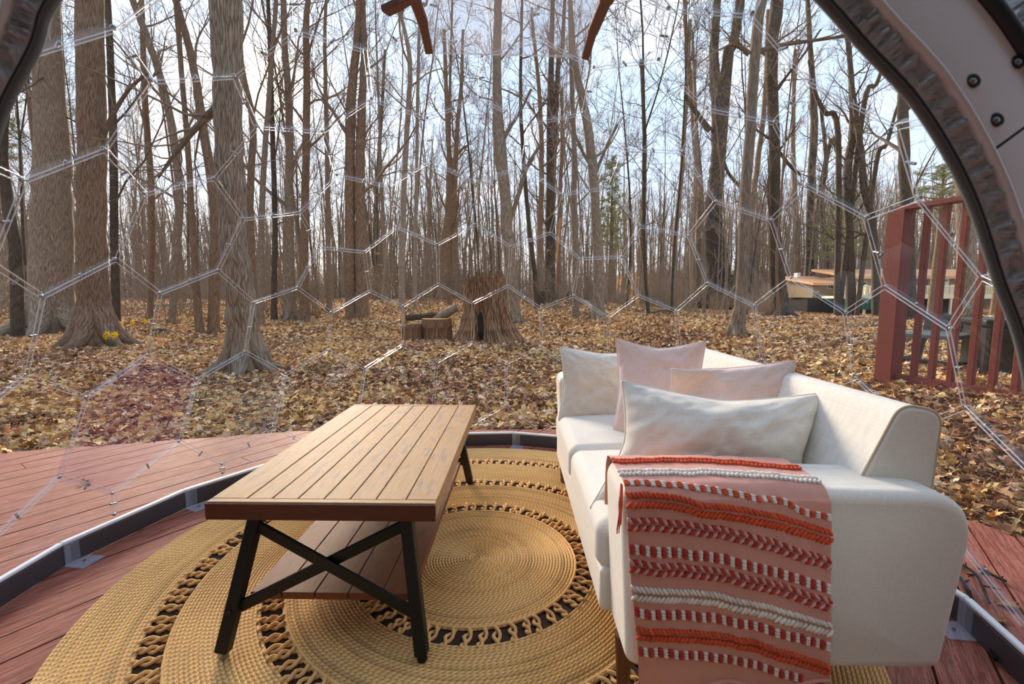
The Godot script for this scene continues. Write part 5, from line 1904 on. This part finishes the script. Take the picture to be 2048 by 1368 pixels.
	pixel_tree("thin dark sapling just left of the green-footed trunk's right neighbour", 3, [[1655, 612, 9], [1652, 500, 9], [1644, 400, 8], [1652, 320, 7], [1640, 200, 5]], {"from": 2.6, "n": 14})
	pixel_tree("dark trunk rising behind the red railing post", 3, [[1822, 622, 18], [1820, 540, 18], [1812, 420, 19], [1808, 309, 18], [1806, 200, 17], [1812, 100, 14]], {"from": 3.5, "n": 12, "z": 17.0})
	pixel_tree("thick grey trunk seen between the right-hand pickets", 0, [[1938, 640, 30], [1934, 540, 28], [1930, 440, 27], [1926, 330, 25], [1920, 200, 22]], {"z": 12.0, "n": 9})
	pixel_tree("slim trunk in the gap left of the black branching tree", 0, [[1597, 606, 12], [1594, 500, 11], [1590, 400, 10], [1586, 280, 8], [1590, 100, 6]], {"from": 3.0})
	pixel_tree("slim straight trunk right of the pale bleached one", 1, [[1398, 610, 12], [1396, 500, 11], [1400, 400, 12], [1392, 300, 11], [1384, 200, 10], [1372, 60, 8], [1368, -20, 7]])
	# orange split hanging off the snapped trunk
	var sz := -on_ground(1117, 604).z - 0.2
	var sb := MB.new()
	var s0 := at(1113, 566, sz)
	var sp := PackedVector3Array()
	for e in [[1113, 566], [1114, 530], [1117, 480], [1121, 436]]: sp.append(at(e[0], e[1], sz) - s0)
	sb.tube(spline(sp, 3), _ramp(0.02, 0.075, 10), 6, true, 1, 1)
	var spl := put("splintered_wood", sb.mesh(M.cutwood))
	spl.position = s0
	tag(spl, "long orange splinter of fresh wood hanging from the snapped trunk", "splinter")
	# pines
	pine("green pine crown showing at the far left between the frame and the thick trunk", 40, 26.0, 60, 330, 46)
	pine("small green pine standing behind the leaning grey trunk, centre right", 1218, 34.0, 318, 500, 34)
	pine("low green pine left of the forked tree, before the hill", 1668, 44.0, 395, 520, 60)
	pine("spreading green pine seen above the red railing", 1860, 24.0, 330, 430, 85)
	pine("green pine top right of the red post's head, far behind", 1985, 30.0, 370, 460, 60)
	# the many alike trees deeper in the wood
	var r := RandomNumberGenerator.new()
	r.seed = 2024
	var protos: Array[Node3D] = []
	for k in 9:
		var t := Node3D.new()
		t.name = "source_tree"
		var h := r.randf_range(15.0, 21.0)
		var pts := PackedVector3Array()
		var rad := PackedFloat32Array()
		var p := Vector3(0, -0.1, 0)
		var R := r.randf_range(0.055, 0.125)
		var lean := Vector3(r.randfn(0, 0.05), 1, r.randfn(0, 0.05))
		for s in 15:
			pts.append(p)
			rad.append(R * (1.28 if s == 0 else 1.0) * pow(1.0 - s / 14.0 * 0.92, 0.8))
			lean += Vector3(r.randfn(0, 0.035), 0, r.randfn(0, 0.035))
			lean = Vector3(lean.x * 0.92, 1, lean.z * 0.92)
			p += lean * (h / 14.0)
		var forks := []
		if k % 3 == 0:
			var fp := PackedVector3Array()
			var fr := PackedFloat32Array()
			var q := pts[6]
			var fl_ := Vector3(r.randfn(0, 0.3), 1, r.randfn(0, 0.3))
			for s in 7:
				fp.append(q); fr.append(rad[6] * 0.7 * (1.0 - s / 8.0))
				q += fl_ * 1.2
				fl_ = Vector3(fl_.x * 0.8, 1, fl_.z * 0.8)
			forks.append([fp, fr])
		add_child(t)
		tree_parts(t, pts, rad, [0, 1, 1, 3, 0, 2, 1, 0, 3][k], 8, [2.2, 4.0, 3.0, 5.0, 3.2, 6.0, 2.6, 4.5, 3.6][k], 17, r, 0.0085, 0, forks, 0.85)
		remove_child(t)
		protos.append(t)
	var zones := [[-99999, 240, "slim bare tree deep in the woods behind the two big trunks at left", "slim trees deep in the woods at far left"], [240, 480, "slim bare tree deep in the woods left of the nearest trunk", "slim trees deep in the woods at left"],
		[480, 700, "slim bare tree deep in the woods between the nearest trunk and the double trunk", "slim trees deep in the woods left of the double trunk"], [700, 930, "slim bare tree deep in the woods between the double trunk and the stump", "slim trees deep in the woods left of the stump"],
		[930, 1200, "slim bare tree deep in the woods behind the stump and the leaning trunks", "slim trees deep in the woods behind the stump"], [1200, 1420, "slim bare tree deep in the woods behind the sofa's far pillows", "slim trees deep in the woods right of centre"], [1420, 99999, "slim bare tree deep in the woods beyond the great forked trunk", "slim trees deep in the woods at right"]]
	var made := 0
	var tries := 0
	while made < 125 and tries < 6000:
		tries += 1
		var z := sqrt(lerpf(18.0 * 18.0, 55.0 * 55.0, r.randf()))
		var px := r.randf_range(-60, 2108)
		var x := (px - 1024.0) / F * z
		if px > 1570 and z < 47: continue
		var ok := true
		for q in placed:
			if q.distance_to(Vector2(x, z)) < 0.9 + z * 0.012: ok = false
		if not ok: continue
		placed.append(Vector2(x, z))
		var t: Node3D = protos[r.randi() % 9].duplicate()
		t.name = numbered("tree")
		add_child(t)
		t.position = W(x, gh(x, z) - 0.03, z)
		t.rotation = Vector3(r.randfn(0, 0.025), r.randf() * TAU, r.randfn(0, 0.025))
		var s := r.randf_range(0.72, 1.22)
		t.scale = Vector3(s, s * r.randf_range(0.9, 1.15), s)
		for zn in zones:
			if px >= zn[0] and px < zn[1]: tag(t, zn[2], "tree", zn[3])
		made += 1
	# still further off: past counting
	var dm := MB.new()
	var dt := MB.new()
	for k in 3:
		var o := Vector3([0.0, 2.3, -1.7][k], 0, [0.0, 1.0, -1.4][k])
		var p2 := PackedVector3Array([o, o + Vector3(r.randfn(0, 0.2), 5, 0), o + Vector3(r.randfn(0, 0.5), 10, 0), o + Vector3(r.randfn(0, 0.8), 16, 0)])
		dm.tube(p2, PackedFloat32Array([0.12, 0.10, 0.07, 0.02]), 5, false, 1, 0.3)
		for q in 11:
			var y := lerpf(2.6, 14.0, q / 11.0)
			var az := q * 2.4 + k
			var el := r.randf_range(0.5, 1.1)
			grow(dm, dt, o + Vector3(0, y, 0), Vector3(cos(az) * cos(el), sin(el), sin(az) * cos(el)), r.randf_range(1.5, 3.2), 0.035, 1, r, 0.014)
	var list := []
	for k in 480:
		var z := sqrt(lerpf(52.0 * 52.0, 100.0 * 100.0, r.randf()))
		var px := r.randf_range(-80, 2130)
		var x := (px - 1024.0) / F * z
		if px > 1580 and z < 56: continue
		var s := r.randf_range(0.8, 1.2)
		list.append([Transform3D(Basis(Vector3.UP, r.randf() * TAU).scaled(Vector3(s, s, s)), W(x, gh(x, z), z)), Color.WHITE])
	var far := thing("distant_woods", "hazy mass of bare trunks and twigs closing the view at the back of the wood", "woods")
	far.set_meta("kind", "stuff")
	scatter("far_trunks", dm.mesh(M.bark0), list, far, false)
	scatter("far_twigs", dt.mesh(M.twig0), list, far, false)
	# undergrowth
	var ub := MB.new()
	var ul := MB.new()
	for k in 26:
		var o := Vector3(r.randfn(0, 0.35), 0, r.randfn(0, 0.35))
		var el := r.randf_range(0.8, 1.5)
		var az := r.randf() * TAU
		grow(ub, ub, o, Vector3(cos(az) * cos(el), sin(el), sin(az) * cos(el)), r.randf_range(1.0, 2.6), 0.014, 1, r, 0.007)
	for k in 60:
		ul.col = [Color(0.42, 0.22, 0.10), Color(0.50, 0.28, 0.12), Color(0.36, 0.19, 0.09)][k % 3]
		var p := Vector3(r.randfn(0, 0.6), r.randf_range(0.5, 2.4), r.randfn(0, 0.6))
		var e := Vector3(r.randfn(0, 1), r.randfn(0, 1), r.randfn(0, 1)).normalized() * 0.06
		var e2 := e.cross(Vector3(0.3, 1, 0.2)).normalized() * 0.035
		ul.quad(p - e - e2, p + e - e2 * 0.4, p + e + e2 * 0.4, p - e + e2)
	var bl := []
	var ll := []
	for k in 480:
		var z := sqrt(lerpf(17.0 * 17.0, 85.0 * 85.0, pow(r.randf(), 0.9)))
		var px := r.randf_range(-60, 2108)
		var x := (px - 1024.0) / F * z
		if px > 1540 and z < 47: continue
		var s := r.randf_range(0.5, 1.5) * (0.6 + z / 60.0)
		var tf := Transform3D(Basis(Vector3.UP, r.randf() * TAU).scaled(Vector3(s, s * r.randf_range(0.7, 1.3), s)), W(x, gh(x, z), z))
		bl.append([tf, Color.WHITE])
		if r.randf() < 0.3: ll.append([tf, Color.WHITE])
	var br := thing("undergrowth", "thin brown brushwood with a few rusty leaves low between the distant trunks", "brush")
	br.set_meta("kind", "stuff")
	scatter("brushwood", ub.mesh(M.twig0), bl, br, false)
	scatter("rusty_leaves", ul.mesh(M.leaf), ll, br, false)

func pine(label: String, px: float, z: float, top_py: float, low_py: float, half: float) -> void:
	var r := RandomNumberGenerator.new()
	r.seed = hash(label) % 9999
	var x := (px - 1024.0) / F * z
	var g := W(x, gh(x, z), z)
	var root := thing("pine_tree", label, "pine tree", g)
	var ht := at(px, top_py, z).y - g.y
	var lo := at(px, low_py, z).y - g.y
	var hw := half * z / F
	var tb := MB.new()
	tb.tube(PackedVector3Array([Vector3(0, -0.1, 0), Vector3(0.05, ht * 0.5, 0), Vector3(0, ht, 0)]), PackedFloat32Array([0.19, 0.13, 0.03]), 9, false, 1, 0.5)
	put("trunk", tb.mesh(M.bark1), root)
	var bb := MB.new()
	var nb := MB.new()
	for k in 46:
		var w := (k + r.randf()) / 46.0
		var y := lerpf(lo, ht, w)
		var az := k * 2.4 + r.randf()
		var ln := hw * (1.0 - 0.6 * w) * r.randf_range(0.5, 1.25)
		var tip := Vector3(cos(az) * ln, y + 0.25 * ln * r.randf_range(-0.3, 1.0), sin(az) * ln)
		bb.tube(PackedVector3Array([Vector3(0, y - 0.15 * ln, 0), tip * 0.55 + Vector3(0, y * 0.45, 0), tip]), PackedFloat32Array([0.03, 0.02, 0.01]), 4)
		for c in 8:
			var cp := Vector3(0, y, 0).lerp(tip, r.randf_range(0.45, 1.05)) + Vector3(r.randfn(0, 0.22), r.randfn(0.06, 0.12), r.randfn(0, 0.22)) * (0.4 + 0.4 * ln)
			for q in 16:
				var d := Vector3(r.randfn(0, 1), r.randfn(0.35, 0.8), r.randfn(0, 1)).normalized()
				var sd := d.cross(Vector3(0.2, 0.3, 0.9)).normalized() * 0.012 * (z / 25.0)
				var le := r.randf_range(0.16, 0.30)
				nb.tri(cp - sd, cp + sd, cp + d * le)
	put("branches", bb.mesh(M.twig1), root)
	put("needles", nb.mesh(M.needle), root)
